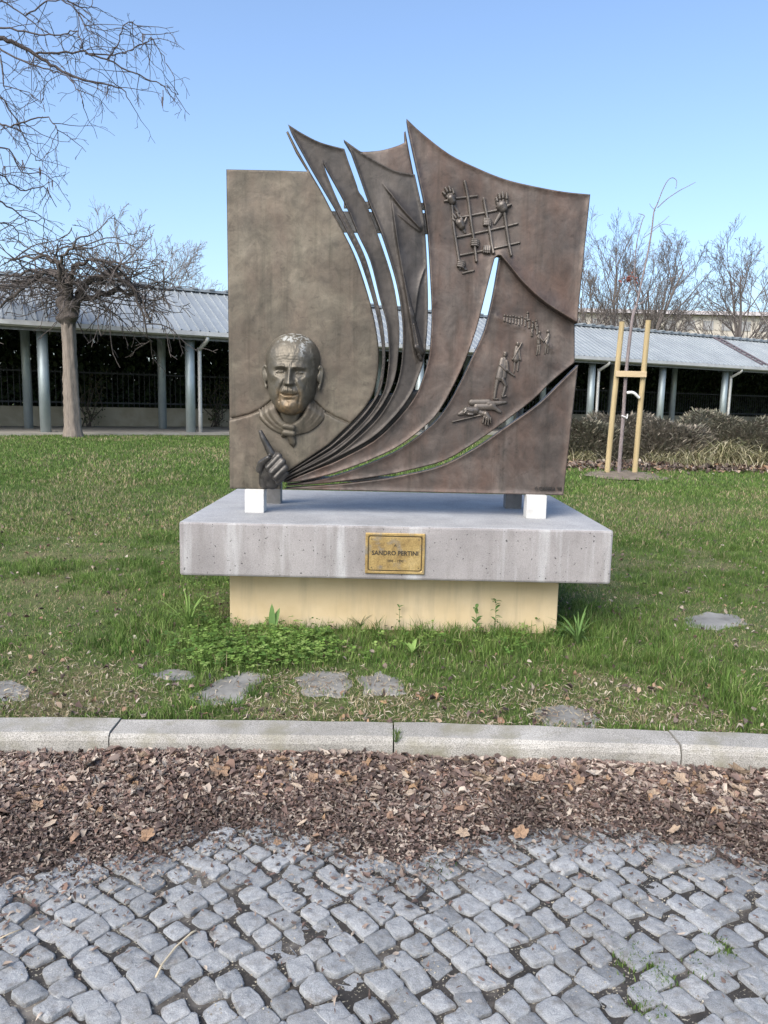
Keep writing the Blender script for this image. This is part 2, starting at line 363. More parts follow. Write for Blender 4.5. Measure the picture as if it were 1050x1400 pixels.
def basemat():
    m, t, b = newmat('yellow_render', .85, 0, .25); v = coord(t); vz = coord(t, 'Object', (9, 9, .8))
    c = ramp(t, noise(t, v, 2.4, 8, .6), [(.3, (.52, .405, .235)), (.6, (.62, .50, .315)), (.8, (.68, .57, .385))])
    st = ramp(t, noise(t, vz, 2.0, 6, .6), [(.48, (0, 0, 0)), (.75, (.6,)*3)]); c = mix(t, st, c, (.40, .33, .22))
    sx = N(t, 'SeparateXYZ'); t.links.new(coord(t), sx.inputs[0]); lo = ramp(t, sx.outputs[2], [(.0, (1, 1, 1)), (.09, (0, 0, 0))])
    mu = N(t, 'Math', operation='MULTIPLY'); t.links.new(lo, mu.inputs[0]); t.links.new(ramp(t, noise(t, v, 5, 6), [(.4, (0, 0, 0)), (.6, (1, 1, 1))]), mu.inputs[1])
    c = mix(t, mu.outputs[0], c, (.50, .44, .35)); t.links.new(c, b.inputs['Base Color']); bump(t, b, noise(t, v, 40, 8, .6), .25, .006); return m
BX0, BX1 = P(314, 820, 4.615)[0], P(763, 820, 4.615)[0]
bb = B().box((BX0, 4.615, .02), (BX1, 5.87, SZ0+.002)); o = bb.mk('base', basemat(), plinth); bev(o, .006)
# grey joint strip between base and slab, as cast
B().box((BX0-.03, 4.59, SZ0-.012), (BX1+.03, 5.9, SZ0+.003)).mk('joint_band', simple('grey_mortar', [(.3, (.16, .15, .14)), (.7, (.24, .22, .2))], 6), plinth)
# plaque
def brassmat():
    m, t, b = newmat('brass', .48, .55, .5); v = coord(t)
    c = ramp(t, noise(t, v, 9, 8, .65), [(.3, (.26, .175, .07)), (.5, (.42, .30, .12)), (.75, (.55, .42, .20))])
    g = ramp(t, noise(t, v, 13, 8, .65, .5), [(.55, (0, 0, 0)), (.68, (.8,)*3)]); c = mix(t, g, c, (.22, .21, .19))
    c = mix(t, 1.0, c, ramp(t, noise(t, v, 150, 3, .6), [(.3, (.7,)*3), (.7, (1.15,)*3)]), 'MULTIPLY')
    t.links.new(c, b.inputs['Base Color']); bump(t, b, noise(t, v, 140, 4, .6), .35, .002); return m
M_BRASS = brassmat(); M_BRD = simple('brass_recess', [(.3, (.055, .042, .022)), (.7, (.10, .075, .035))], 30, .6, .4)
q0, q1 = P(500, 728, SY0), P(580, 785, SY0); qc = (q0+q1)/2; hw, hh = (q1-q0)[0]/2, abs((q1-q0)[2])/2
def rrect(w_, h_, r_, n=5):
    out = []
    for cx_, cz_, a in ((w_-r_, h_-r_, 0), (-w_+r_, h_-r_, 90), (-w_+r_, -h_+r_, 180), (w_-r_, -h_+r_, 270)):
        for i in range(n+1): q = R(a+90*i/n); out.append((cx_+r_*math.cos(q), cz_+r_*math.sin(q)))
    return np.array(out)
def loops(ls, cap=True):                # stack of closed outlines (pts, y)
    V = []; F = []; n = len(ls[0][0])
    for p, y in ls: V += [(qc[0]+x, y, qc[2]+z) for x, z in p]
    for k in range(len(ls)-1): F += [(k*n+i, k*n+(i+1) % n, (k+1)*n+(i+1) % n, (k+1)*n+i) for i in range(n)]
    if cap: F.append(tuple((len(ls)-1)*n+i for i in range(n)))
    return V, F
pl = mk('plaque', *loops([(rrect(hw, hh, .004), SY0+.002), (rrect(hw, hh, .004), SY0-.010), (rrect(hw-.003, hh-.003, .004), SY0-.012), (rrect(hw-.013, hh-.013, .012), SY0-.012), (rrect(hw-.016, hh-.016, .012), SY0-.0085), (rrect(hw-.021, hh-.021, .012), SY0-.0085), (rrect(hw-.023, hh-.023, .012), SY0-.011)]), M_BRASS, plinth)
mk('groove', *loops([(rrect(hw-.0155, hh-.0155, .012), SY0-.0089), (rrect(hw-.0212, hh-.0212, .012), SY0-.0089)], False), M_BRD, pl)
def text(body, cx_, z_, size, Y, mat, parent, name='lettering', width=None, ext=.0015, off=0):
    cu = bpy.data.curves.new('t', 'FONT'); cu.body = body; cu.size = size; cu.align_x = 'CENTER'; cu.align_y = 'CENTER'; cu.extrude = ext; cu.offset = off; cu.resolution_u = 3
    o = bpy.data.objects.new('t', cu); COL.objects.link(o); bpy.context.view_layer.update()
    me = bpy.data.meshes.new_from_object(o.evaluated_get(bpy.context.evaluated_depsgraph_get())); bpy.data.objects.remove(o)
    V = np.array([v.co[:] for v in me.vertices]); F = [tuple(p.vertices) for p in me.polygons]
    if width: V[:, 0] *= width/np.ptp(V[:, 0])
    return mk(name, np.stack([V[:, 0]+cx_, Y-V[:, 2], V[:, 1]+z_], 1), F, mat, parent)
M_INK = simple('dark_letter', [(.3, (.03, .025, .018)), (.7, (.06, .048, .03))], 30, .6, .2)
text('A', qc[0], qc[2]+hh*.40, .026, SY0-.0115, M_INK, pl)
text('SANDRO PERTINI', qc[0], qc[2]+hh*.02, .036, SY0-.0115, M_INK, pl, width=hw*1.56, off=.0009)
text('1896 - 1990', qc[0], qc[2]-hh*.36, .021, SY0-.0115, M_INK, pl, width=hw*.55)
for sx_ in (-1, 1):
    for sz_ in (-1, 1):
        V, F = tubevf([(qc[0]+sx_*(hw-.036), SY0-.009, qc[2]+sz_*(hh-.036)), (qc[0]+sx_*(hw-.036), SY0-.0125, qc[2]+sz_*(hh-.036))], .0032, 8); mk('screw', V, F, M_INK, pl)
# ---------------------------------------------------------------- bronze sculpture
YP = 4.85
sculpt = thing('relief_sculpture', 'bronze relief panel of curved sails with an old man\'s portrait, standing on the plinth', 'sculpture', (pc, YP, SZ1))
def xz(pts): return np.array([P(a, b, YP)[[0, 2]] for a, b in pts])
PXM = 218.0
S1L = [(424, 235), (441, 264), (455, 291), (470, 318), (488, 356), (507, 416), (516, 460), (518, 490), (515, 520), (507, 545), (488, 570), (455, 602), (440, 614), (388, 648)]
S1R = [(394, 171), (400, 185), (425, 230), (445, 264), (459, 288), (474, 317), (492, 355), (511, 415), (520, 459), (522.5, 490), (519, 520), (511, 546), (491, 572), (458, 604), (440, 617), (389, 649)]
S2L = [(441.4, 225), (463, 277), (484, 318.6), (501, 356), (515, 407), (523, 440), (527, 478), (525.5, 508), (520, 535), (504, 562), (478, 590), (458, 607.5), (440, 620), (389, 650.5)]
S2R = [(442, 223), (447, 233), (470.5, 275.7), (489, 318.6), (506, 355.7), (519, 407), (528, 440), (531.5, 478), (530, 508), (524.5, 535), (508.5, 563), (483, 591), (460, 610), (440, 623), (390, 651.5)]
S3L = [(471, 206), (487, 251), (491, 263), (500, 277), (515.7, 318.6), (533, 370), (541.5, 407), (546, 447), (545, 481), (541, 513), (531, 540), (513, 568), (488, 594), (463, 615), (440, 629), (390, 654)]
S3R = [(479, 207), (491, 240), (503.5, 275.7), (521, 318.6), (537.5, 370), (546, 407), (550.5, 447), (550, 481), (546, 513), (536, 541), (517, 571), (491, 597), (465, 618), (441, 632), (391, 655)]
S4L = [(567, 240), (577, 287), (581.4, 321), (584, 373), (585, 425), (583, 464), (580, 490), (572, 515.7), (561, 541), (540, 569), (508, 599), (460, 626), (440, 635.5), (391, 656.5)]
S4R = [(555.7, 163.4), (558.6, 181.4), (571.4, 240), (579.5, 278.6), (585, 321), (588.5, 378.6), (590.5, 425.7), (589, 464), (586, 490), (578.5, 516), (567.5, 542), (544.5, 572), (511, 603), (462, 629.5), (440, 638.5), (392, 657.8)]
S5L = [(676, 353), (664, 400), (655, 436), (649, 456.6), (638.7, 486), (624.6, 518), (606.6, 552), (588.6, 576), (550, 607), (513, 626), (460, 646), (420, 656), (392, 660)]
S5R = [(683.5, 349), (682.6, 356), (675, 400), (667.5, 433), (660.5, 456.6), (645.5, 489), (628, 526), (611, 556), (591, 580.5), (551.5, 611), (514, 630), (461, 649.7), (420, 659), (392, 662)]
S6L = [(786.5, 495.6), (755.7, 521), (730, 546), (704, 566.5), (673, 589.5), (637, 614), (604, 631.5), (550, 645.5), (515, 652), (460, 659.5), (420, 663), (391, 664.5)]
S6R = [(790, 499), (761, 528), (735, 553), (694, 582), (653, 610.5), (604, 636.5), (550, 650), (515, 656), (460, 662.3), (420, 665), (391, 666.5)]
cr = lambda p: [tuple(q) for q in crom(p, 4)]
TOPF = [(555.7, 163.4), (575.7, 182), (614, 211.7), (652.9, 231), (691.4, 246.4), (730, 256.7), (768.6, 264.4), (804.6, 268.3)]
LOWF = [(786.6, 443), (745.4, 417), (714.6, 389), (692, 361), (683.7, 350.6)]
OUT = {
 'A': [(309, 231), (380, 232.5), (420, 234), (404, 208), (391, 180), (393.5, 178.5), (407, 205)] + cr(S1L)+[(384, 655), (384, 668.3), (315, 667.5)],
 'B': cr([(394, 171), (413, 183), (438.6, 195.7), (471, 204.5)])+cr(S3L)[1:]+cr(S2R)[::-1]+cr(S2L)[1:]+cr(S1R)[::-1][:-1],
 'D': cr([(470, 192), (488, 205), (507, 217), (538.6, 234), (567, 240)])+cr(S4L)[1:]+cr(S3R)[::-1],
 'E': cr([(482, 196), (490, 204), (518.6, 203), (541.4, 197), (553, 192)])+[(552.5, 178), (554.5, 176), (560, 206), (568, 246), (566, 262), (500, 250)],
 'F': cr(TOPF)+cr(LOWF)+[(680, 350), (676, 353)]+cr(S5L)[1:]+cr(S4R)[::-1][:-1],
 'G': [(690, 350), (720, 380), (750, 405), (786.5, 434), (786.5, 460)]+cr(S6L)+cr(S5R)[::-1],
 'H': cr(S6R)+[(390, 668.5), (580, 673), (770, 677), (780, 588)],
}
def seglines(h, lines, P2, wd):          # crisp ridge on one side, smooth on the other
    y = np.zeros(len(P2))
    for ln, amp in lines:
        d = segdist(P2, xz(ln)); y -= amp*np.exp(-(d/wd)**2)
    return y
SHO = xz([(309, 574), (325, 571), (340, 567), (357, 560), (371, 548), (380, 540), (420, 540), (428, 548), (443, 562), (459, 571), (485, 582)])
def hA(P2):
    zs = np.interp(P2[:, 0], SHO[:, 0], SHO[:, 1]); d = zs-P2[:, 1]
    y = -.018*sst(-.002, .006, d)*np.where(P2[:, 0] > SHO[-1, 0]-.12, np.clip((SHO[-1, 0]-P2[:, 0])/.12, 0, 1), 1)
    y -= .010*sst(.05, .35, d)
    y += .012*np.exp(-(segdist(P2, SHO)/.006)**2)
    return y
def sfold(P2, px, amp, wd, side=1):       # crease: sharp on one side, fading on the other
    ln = xz(crom(px, 4)); best = np.full(len(P2), 1e9); sg_ = np.zeros(len(P2)); tt = np.zeros(len(P2))
    for i, (a, b_) in enumerate(zip(ln[:-1], ln[1:])):
        ab = b_-a; t = np.clip(((P2-a)@ab)/(ab@ab), 0, 1); v = P2-a-t[:, None]*ab; d = np.hypot(*v.T); k = d < best
        best[k] = d[k]; sg_[k] = (ab[0]*v[k, 1]-ab[1]*v[k, 0])*side; tt[k] = (i+t[k])/(len(ln)-1)
    env = sst(0, .25, tt)*sst(1.0, .9, tt)*.8+.2
    return -amp*env*np.where(sg_ > 0, np.exp(-best/(wd*(.4+tt))), np.exp(-(best/.006)**2))
DF = [[(524, 253), (550, 288), (578, 318)], [(541, 292), (560, 308), (576, 319)], [(535.5, 273), (543, 330), (553, 390), (563, 450), (569, 492)], [(583, 360), (572, 395), (566, 440)]]
def hD(P2):
    y = sfold(P2, DF[0], .022, .03, 1)+sfold(P2, DF[1], .010, .02, 1)+sfold(P2, DF[2], .030, .05, 1)+sfold(P2, DF[3], .012, .03, -1)
    return y-.02*sst(0, 1, (P(500, 200, YP)[2]-P2[:, 1])/.5)*np.sin(np.clip((P2[:, 0]-P(500, 300, YP)[0])/.4, 0, 1)*math.pi)
def hF(P2):
    c_ = xz([(660, 310)])[0]; d = np.hypot((P2[:, 0]-c_[0])/.19, (P2[:, 1]-c_[1])/.22); y = .012*np.exp(-d**4)
    return y-.018*np.exp(-(segdist(P2, xz(LOWF))/.05)**2)-.03*sst(.2, .9, (P2[:, 0]-xz([(600, 300)])[0, 0]))
def hG(P2):
    gl = xz(crom([(676, 429), (694, 440), (714, 446), (735, 460), (756, 477)], 4)); d = segdist(P2, gl); zz = np.interp(P2[:, 0], gl[:, 0], gl[:, 1])
    return -.007*np.exp(-(d/.008)**2)-.006*sst(-.003, .003, zz-P2[:, 1])*((P2[:, 0] > gl[0, 0]) & (P2[:, 0] < gl[-1, 0]))*np.exp(-(d/.06))
zero = lambda P2: np.zeros(len(P2))
def panel(key, name, off, hf, mat, rim=0.0, rimw=.02, th=.028, step=.016, label=None):
    if key == 'D': step = .008
    if key == 'A': step = .010
    if key not in 'AEK': th = .055
    poly = xz(OUT[key]); q = []                         # even boundary
    n = len(poly)
    for i in range(n):
        a, b_ = poly[i], poly[(i+1) % n]; L = np.linalg.norm(b_-a)
        if L < .0015: continue
        m_ = max(1, int(L/.011)); q += [a+(b_-a)*t/m_ for t in range(m_)]
    q = np.array(q); lo, hi = q.min(0), q.max(0)
    g = np.stack(np.meshgrid(np.arange(lo[0], hi[0], step), np.arange(lo[1], hi[1], step)), -1).reshape(-1, 2); g += rng.uniform(-.2, .2, g.shape)*step
    tg = np.roll(q, -1, 0)-np.roll(q, 1, 0); tg /= np.linalg.norm(tg, axis=1)[:, None]+1e-9; nr = np.stack([-tg[:, 1], tg[:, 0]], 1)
    area = np.sum(q[:, 0]*np.roll(q[:, 1], -1)-np.roll(q[:, 0], -1)*q[:, 1]); nr *= np.sign(area)
    near = np.concatenate([q+nr*.0035, q+nr*.0085]); dn = segdist(near, q, True); ins = inpoly(near, q)
    near = near[ins & (dn > .0025)]
    g = g[inpoly(g, q)]; g = g[segdist(g, q, True) > .012]
    for ln in {'A': [SHO], 'D': [xz(crom(l_, 26 if len(l_) < 4 else 24)) for l_ in DF]}.get(key, []):
        ln = crom(ln, 9) if key == 'A' else ln; tl = np.gradient(ln, axis=0); tl /= np.linalg.norm(tl, axis=1)[:, None]; nl = np.stack([-tl[:, 1], tl[:, 0]], 1)
        g = g[segdist(g, ln) > .012]; ex = np.concatenate([ln+nl*o_ for o_ in (-.009, -.005, -.002, .002, .005, .009)]); ex = ex[inpoly(ex, q)]; g = np.concatenate([g, ex[segdist(ex, q, True) > .012]])
    pts = np.concatenate([q, near, g])
    vv, ee, ff, *_ = delaunay_2d_cdt([Vector(p) for p in pts], [], [list(range(len(q)))], 1, 1e-6)
    p2 = np.array([v[:] for v in vv]); d = segdist(p2, q, True)
    y = hf(p2)+off-rim*np.exp(-(d/rimw)**2)+.007*np.clip(1-d/.007, 0, 1)**2
    y += .005*(vn(p2[:, 0], p2[:, 1], 4, 5)-.5)
    nv = len(p2); Vf = np.stack([p2[:, 0], YP+y, p2[:, 1]], 1); Vb = Vf.copy(); Vb[:, 1] = YP+off+th
    ff = [tuple(f) for f in ff]; cnt = {}
    for f in ff:
        for i in range(3): e = (f[i], f[(i+1) % 3]); cnt[e] = 1
    F = []
    for f in ff:
        F.append(f); F.append(tuple(i+nv for i in f[::-1]))
    for (a, b_) in cnt:
        if (b_, a) not in cnt: F.append((b_, a, a+nv, b_+nv))
    o = mk(name, np.concatenate([Vf, Vb]), F, mat, sculpt, smooth=True)
    o.data.polygons.foreach_set('use_smooth', [len(p.vertices) == 3 for p in o.data.polygons])
    bm = bmesh.new(); bm.from_mesh(o.data); bmesh.ops.recalc_face_normals(bm, faces=bm.faces); bm.to_mesh(o.data); bm.free()
    if label: o['label'] = label
    return o
OUT['K'] = [(517, 540), (578, 532), (562, 560), (542, 580), (510, 609), (464, 635), (402, 656), (387, 661), (386, 640), (440, 606), (488, 562)]
OFF = dict(K=.05, A=0, B=-.010, D=-.014, E=.032, F=-.010, G=.014, H=-.004)
pA = panel('A', 'portrait_panel', OFF['A'], hA, MB_A, .0, label='flat olive bronze panel behind the portrait')
pB = panel('B', 'sail_panel', OFF['B'], zero, MB_D, .012, .010, label='slender dark sail split by a slit')
pD = panel('D', 'sail_panel', OFF['D'], hD, MB_D, .012, .010, label='dark sail with folded drapery')
pE = panel('E', 'sail_panel', OFF['E'], zero, MB_R, .0, label='small brown sail behind the dark one')
pF = panel('F', 'grille_panel', OFF['F'], hF, MB_R, .010, .012, label='large brown sail with prison grille')
pG = panel('G', 'figure_panel', OFF['G'], hG, MB_R, .008, .012, label='brown panel with small marching figures')
pH = panel('H', 'corner_panel', OFF['H'], zero, MB_R, .010, .012, label='reddish brown lower corner panel')
pK = panel('K', 'backing_plate', OFF['K'], zero, MB_K, 0)
def baseY(key, p2):
    return {'A': hA, 'B': zero, 'D': hD, 'F': hF, 'G': hG, 'H': zero}[key](p2)+OFF[key]

def relief(name, key, caps, mat, parent, res=.004, sink=.004, sm=0, ln=1.0):
    """raised figure: union of half-round strokes (px x0,y0,r0, x1,y1,r1, lift) on a panel"""
    cs = [(xz([(c[0], c[1])])[0], c[2]/PXM, xz([(c[3], c[4])])[0], c[5]/PXM, c[6] if len(c) > 6 else 0, c[7] if len(c) > 7 else 1) for c in caps]
    lo = np.min([np.minimum(c[0], c[2])-max(c[1], c[3]) for c in cs], 0)-res; hi = np.max([np.maximum(c[0], c[2])+max(c[1], c[3]) for c in cs], 0)+res
    gx = np.arange(lo[0], hi[0]+res, res); gz = np.arange(lo[1], hi[1]+res, res); X, Z = np.meshgrid(gx, gz); p2 = np.stack([X, Z], -1).reshape(-1, 2); h = np.full(len(p2), -1.0)
    for a, ra, b_, rb, lift, k in cs:
        ab = b_-a; t = np.clip(((p2-a)@ab)/(ab@ab+1e-12), 0, 1); d = np.hypot(*(p2-a-t[:, None]*ab).T); r_ = ra+(rb-ra)*t
        hh_ = np.where(d < r_, lift+k*np.sqrt(np.maximum(r_*r_-d*d, 0)), -1); h = np.maximum(h, hh_)
    n, m_ = len(gx), len(gz); ok = h > 0
    for _ in range(sm):
        H = np.where(h > 0, h, 0).reshape(m_, n); Hp = np.pad(H, 1, mode='edge'); H = (4*H+Hp[:-2, 1:-1]+Hp[2:, 1:-1]+Hp[1:-1, :-2]+Hp[1:-1, 2:])/8; h = np.where(ok, H.ravel(), h)
    y = YP+baseY(key, p2)-np.where(h > 0, h, -sink)
    V = np.stack([p2[:, 0], y, p2[:, 1]], 1); okg = ok.reshape(m_, n); F = []; 
    any_ = okg[:-1, :-1] | okg[1:, :-1] | okg[:-1, 1:] | okg[1:, 1:]; jj, ii = np.nonzero(any_); a = jj*n+ii
    F = np.stack([a, a+1, a+n+1, a+n], 1); used = np.unique(F); mp = np.zeros(len(V), int); mp[used] = np.arange(len(used))
    return mk(name, V[used], mp[F], mat, parent, smooth=True)

# grille bars, raised and gripping hands
def sw(path_, r_=1.8, lift=.006): return [(path_[i][0], path_[i][1], r_, path_[i+1][0], path_[i+1][1], r_*.95, lift) for i in range(len(path_)-1)]
BARS = [([(618, 282), (620, 309), (626, 347.6), (629, 368)], .010), ([(635, 250), (639.5, 271), (644.5, 309), (648, 329), (651, 357.5)], .016), ([(661, 272.7), (665.5, 297), (670.5, 324), (673.6, 346.4)], .016), ([(689, 292), (692, 314), (695, 335), (698, 350)], .014),
        ([(623, 272), (652, 268.4)], .004), ([(629.6, 297.5), (678.5, 288)], .004), ([(625, 324.7), (706.4, 306.8)], .004), ([(629, 349.5), (709, 332.8)], .004), ([(632.7, 374), (647, 370.5)], .004)]
MB_G = bronze('bronze_relief', (.07, .064, .058), (.11, .098, .088), (.155, .137, .12), (.12, .10, .082), .4, .42)
for b_, lf in BARS: relief('grille_bar', 'F', sw(b_, 1.9 if lf > .005 else 1.7, lf), MB_G, pF, .0025)
def open_hand(palm, tips, thumb, arm, r_=5.4):
    px_, py_ = palm; c = [(px_-1.2, py_-1.5, r_*.85, px_+1, py_+2.5, r_*.72, .012)]
    n = len(tips)
    for i, (tx, ty) in enumerate(tips):
        f = (i/(n-1)-.5); dx, dy = tx-px_, ty-py_; L = math.hypot(dx, dy); ox, oy = -dy/L, dx/L
        bx_, by_ = px_+dx*.28-ox*0+f*r_*1.25*(-oy*0+1)*(.9), py_+dy*.30+f*2.0
        mx, my = (bx_+tx)/2, (by_+ty)/2
        c += [(bx_, by_, 1.85, mx, my, 1.75, .012), (mx, my, 1.75, tx, ty, 1.35, .020)]
    if thumb: c += [(px_+2.5, py_+1, 2.2, (px_+thumb[0])/2+2, (py_+thumb[1])/2, 1.9, .01), ((px_+thumb[0])/2+2, (py_+thumb[1])/2, 1.9, *thumb, 1.4, .012)]
    if arm: c += [(px_+.5, py_+4, 3.4, *arm, 1.8, .002, .6)]
    relief('raised_hand', 'F', c, MB_G, pF, .0022)
open_hand((617.5, 274), [(605.5, 264.5), (608.5, 258.5), (613.3, 257), (618.5, 260.5)], (607.8, 276), (627, 291), 6.4)
open_hand((630, 307), [(619, 301), (620, 294.5), (624.5, 292.3), (629, 297)], (637.5, 298.5), (636, 318), 6.4)
open_hand((686.5, 284), [(678, 272), (681.4, 267), (686, 265), (691.5, 266.5)], (697.5, 281), (676, 306), 7.6)
def grip(cx_, cy_, ang, r_=5.0, arm=None):
    ca, sa = math.cos(R(ang)), math.sin(R(ang)); c = [(cx_-1*ca, cy_-1*sa, r_*.85, cx_+1*ca, cy_+1*sa, r_*.8, .010)]
    for k in range(4):
        s = (k-1.5)*2.55; qx, qy = cx_-sa*s, cy_+ca*s; L = r_*(.98-.06*abs(k-1.2)); c.append((qx-ca*L, qy-sa*L-.5, 1.25, qx+ca*L*.5, qy+sa*L*.5-.9, 1.35, .024)); c.append((qx+ca*L*.5, qy+sa*L*.5-.9, 1.35, qx+ca*L, qy+sa*L, 1.1, .022))
    if arm: c.append((cx_, cy_+3, 3.2, *arm, 2.2, .003, .7))
    relief('gripping_hand', 'F', c, MB_G, pF, .0022)
grip(649.4, 333, 5); grip(666, 305, 5); grip(665, 342, 95, 4.6); grip(630, 362.5, 15, 4.6, (637, 369))

# figures of the marching panel
relief('standing_figure', 'G', [(691, 483, 3.0, 690.6, 485.5, 2.6, .010), (690, 489, 2.2, 690, 492, 2.4, .004), (687.5, 492, 4.0, 683, 516, 5.6, .006, .7), (690, 492, 3.2, 689, 515, 3.6, .008, .7), (693, 494, 1.9, 694.5, 507, 1.7, .014), (694.5, 507, 1.7, 703.5, 514, 1.2, .010), (684, 499, 1.7, 692, 506.5, 1.6, .018), (680.5, 518, 2.7, 678, 531, 2.2, .006), (678, 531, 2.2, 676, 545, 1.8, .005), (687, 518, 2.7, 691.5, 527, 2.3, .010), (691.5, 527, 2.3, 687.5, 541, 1.7, .008), (687, 542.5, 1.5, 692, 541, 1.2, .008), (676, 545.5, 1.4, 681, 545.5, 1.1, .006)], MB_G, pG, .0024)
relief('standing_figure', 'G', [(708, 469.5, 2.4, 708, 471, 2.0, .008), (706.5, 475.5, 2.8, 705.5, 491, 4.6, .005, .7), (700.8, 491.5, 1.0, 713.5, 468.5, .9, .016), (709.5, 477, 1.4, 711.5, 492, 1.2, .010), (704, 494, 1.7, 703, 509, 1.2, .003), (709, 494, 1.7, 708, 507, 1.2, .003)], MB_G, pG, .0022)
for x0, y0, k in ((738, 454, 1), (749.5, 452.5, -1)):
    relief('walking_figure', 'G', [(x0, y0, 2.1, x0, y0+1, 1.8, .006), (x0-1*k, y0+5, 2.3, x0-1.5, y0+15, 2.6, .004, .8), (x0+1, y0+6, 1.2, x0+5*k, y0+13, 1.1, .008), (x0-2, y0+18, 1.5, x0-4, y0+31, 1.1, .003), (x0+.5, y0+18, 1.5, x0-.5, y0+30, 1.1, .003)], MB_G, pG, .0022)
cw = []
for i, (a, b_) in enumerate([(690, 431), (694, 431.5), (698, 432), (702, 432), (706, 433), (710, 434), (714, 433), (718.5, 435), (722, 427), (724, 437), (729, 440), (733.5, 438), (735, 445), (728, 447)]):
    cw += [(a, b_, 1.5, a, b_+.6, 1.3, .006), (a-.2, b_+3.6, 1.6, a-.4, b_+8+i*.3, 1.5, .003)]
relief('distant_marchers', 'G', cw, MB_G, pG, .0022)
relief('lying_figure', 'G', [(628, 566, 2.0, 638, 561.5, 6.0, .010, .8), (638, 561.5, 6.0, 650, 561, 5.0, .014, .8), (638, 560, 1.5, 645, 562, 1.3, .034), (640, 566, 1.2, 646, 566.5, 1.2, .030), (634, 564.5, 1.2, 637, 562, 1.2, .034), (645, 550, 4.2, 668, 550, 4.6, .006, .6), (652, 556, 4.5, 674, 556, 5, .008, .6), (668, 552, 4.5, 692, 550, 1.6, .008, .6), (672, 555, 4.0, 684, 563, 2.2, .012, .6), (650, 563, 3.4, 664, 566, 4.0, .008, .7), (619, 576.5, .9, 662, 566.5, 1.0, .014), (664, 566, 4.4, 667, 571, 4.6, .012), (661.5, 570, 1.3, 660, 577.5, 1.0, .026), (664.5, 571.5, 1.35, 663.3, 580, 1.0, .028), (667.5, 572, 1.35, 667, 581, 1.0, .028), (670.5, 571.5, 1.3, 670.5, 578, 1.0, .026)], MB_G, pG, .0024)
# hanging drape end and signature
relief('drape', 'D', [(551, 375, .8, 561, 425, 3.4, .004, .6), (561, 425, 3.4, 571, 474, 6.0, .010, .6), (566, 445, 1.2, 575, 490, 1.4, .026), (571, 476, 5.0, 575, 482, 5.0, .018, .6), (573, 486, 3.2, 575, 491, 2.6, .016)], MB_D, pD, .003)
sg = P(749, 668, YP); text("G.CARERA '98", sg[0], sg[2], .034, YP-.0115, MB_K, pH, 'signature', width=.17, ext=.003)

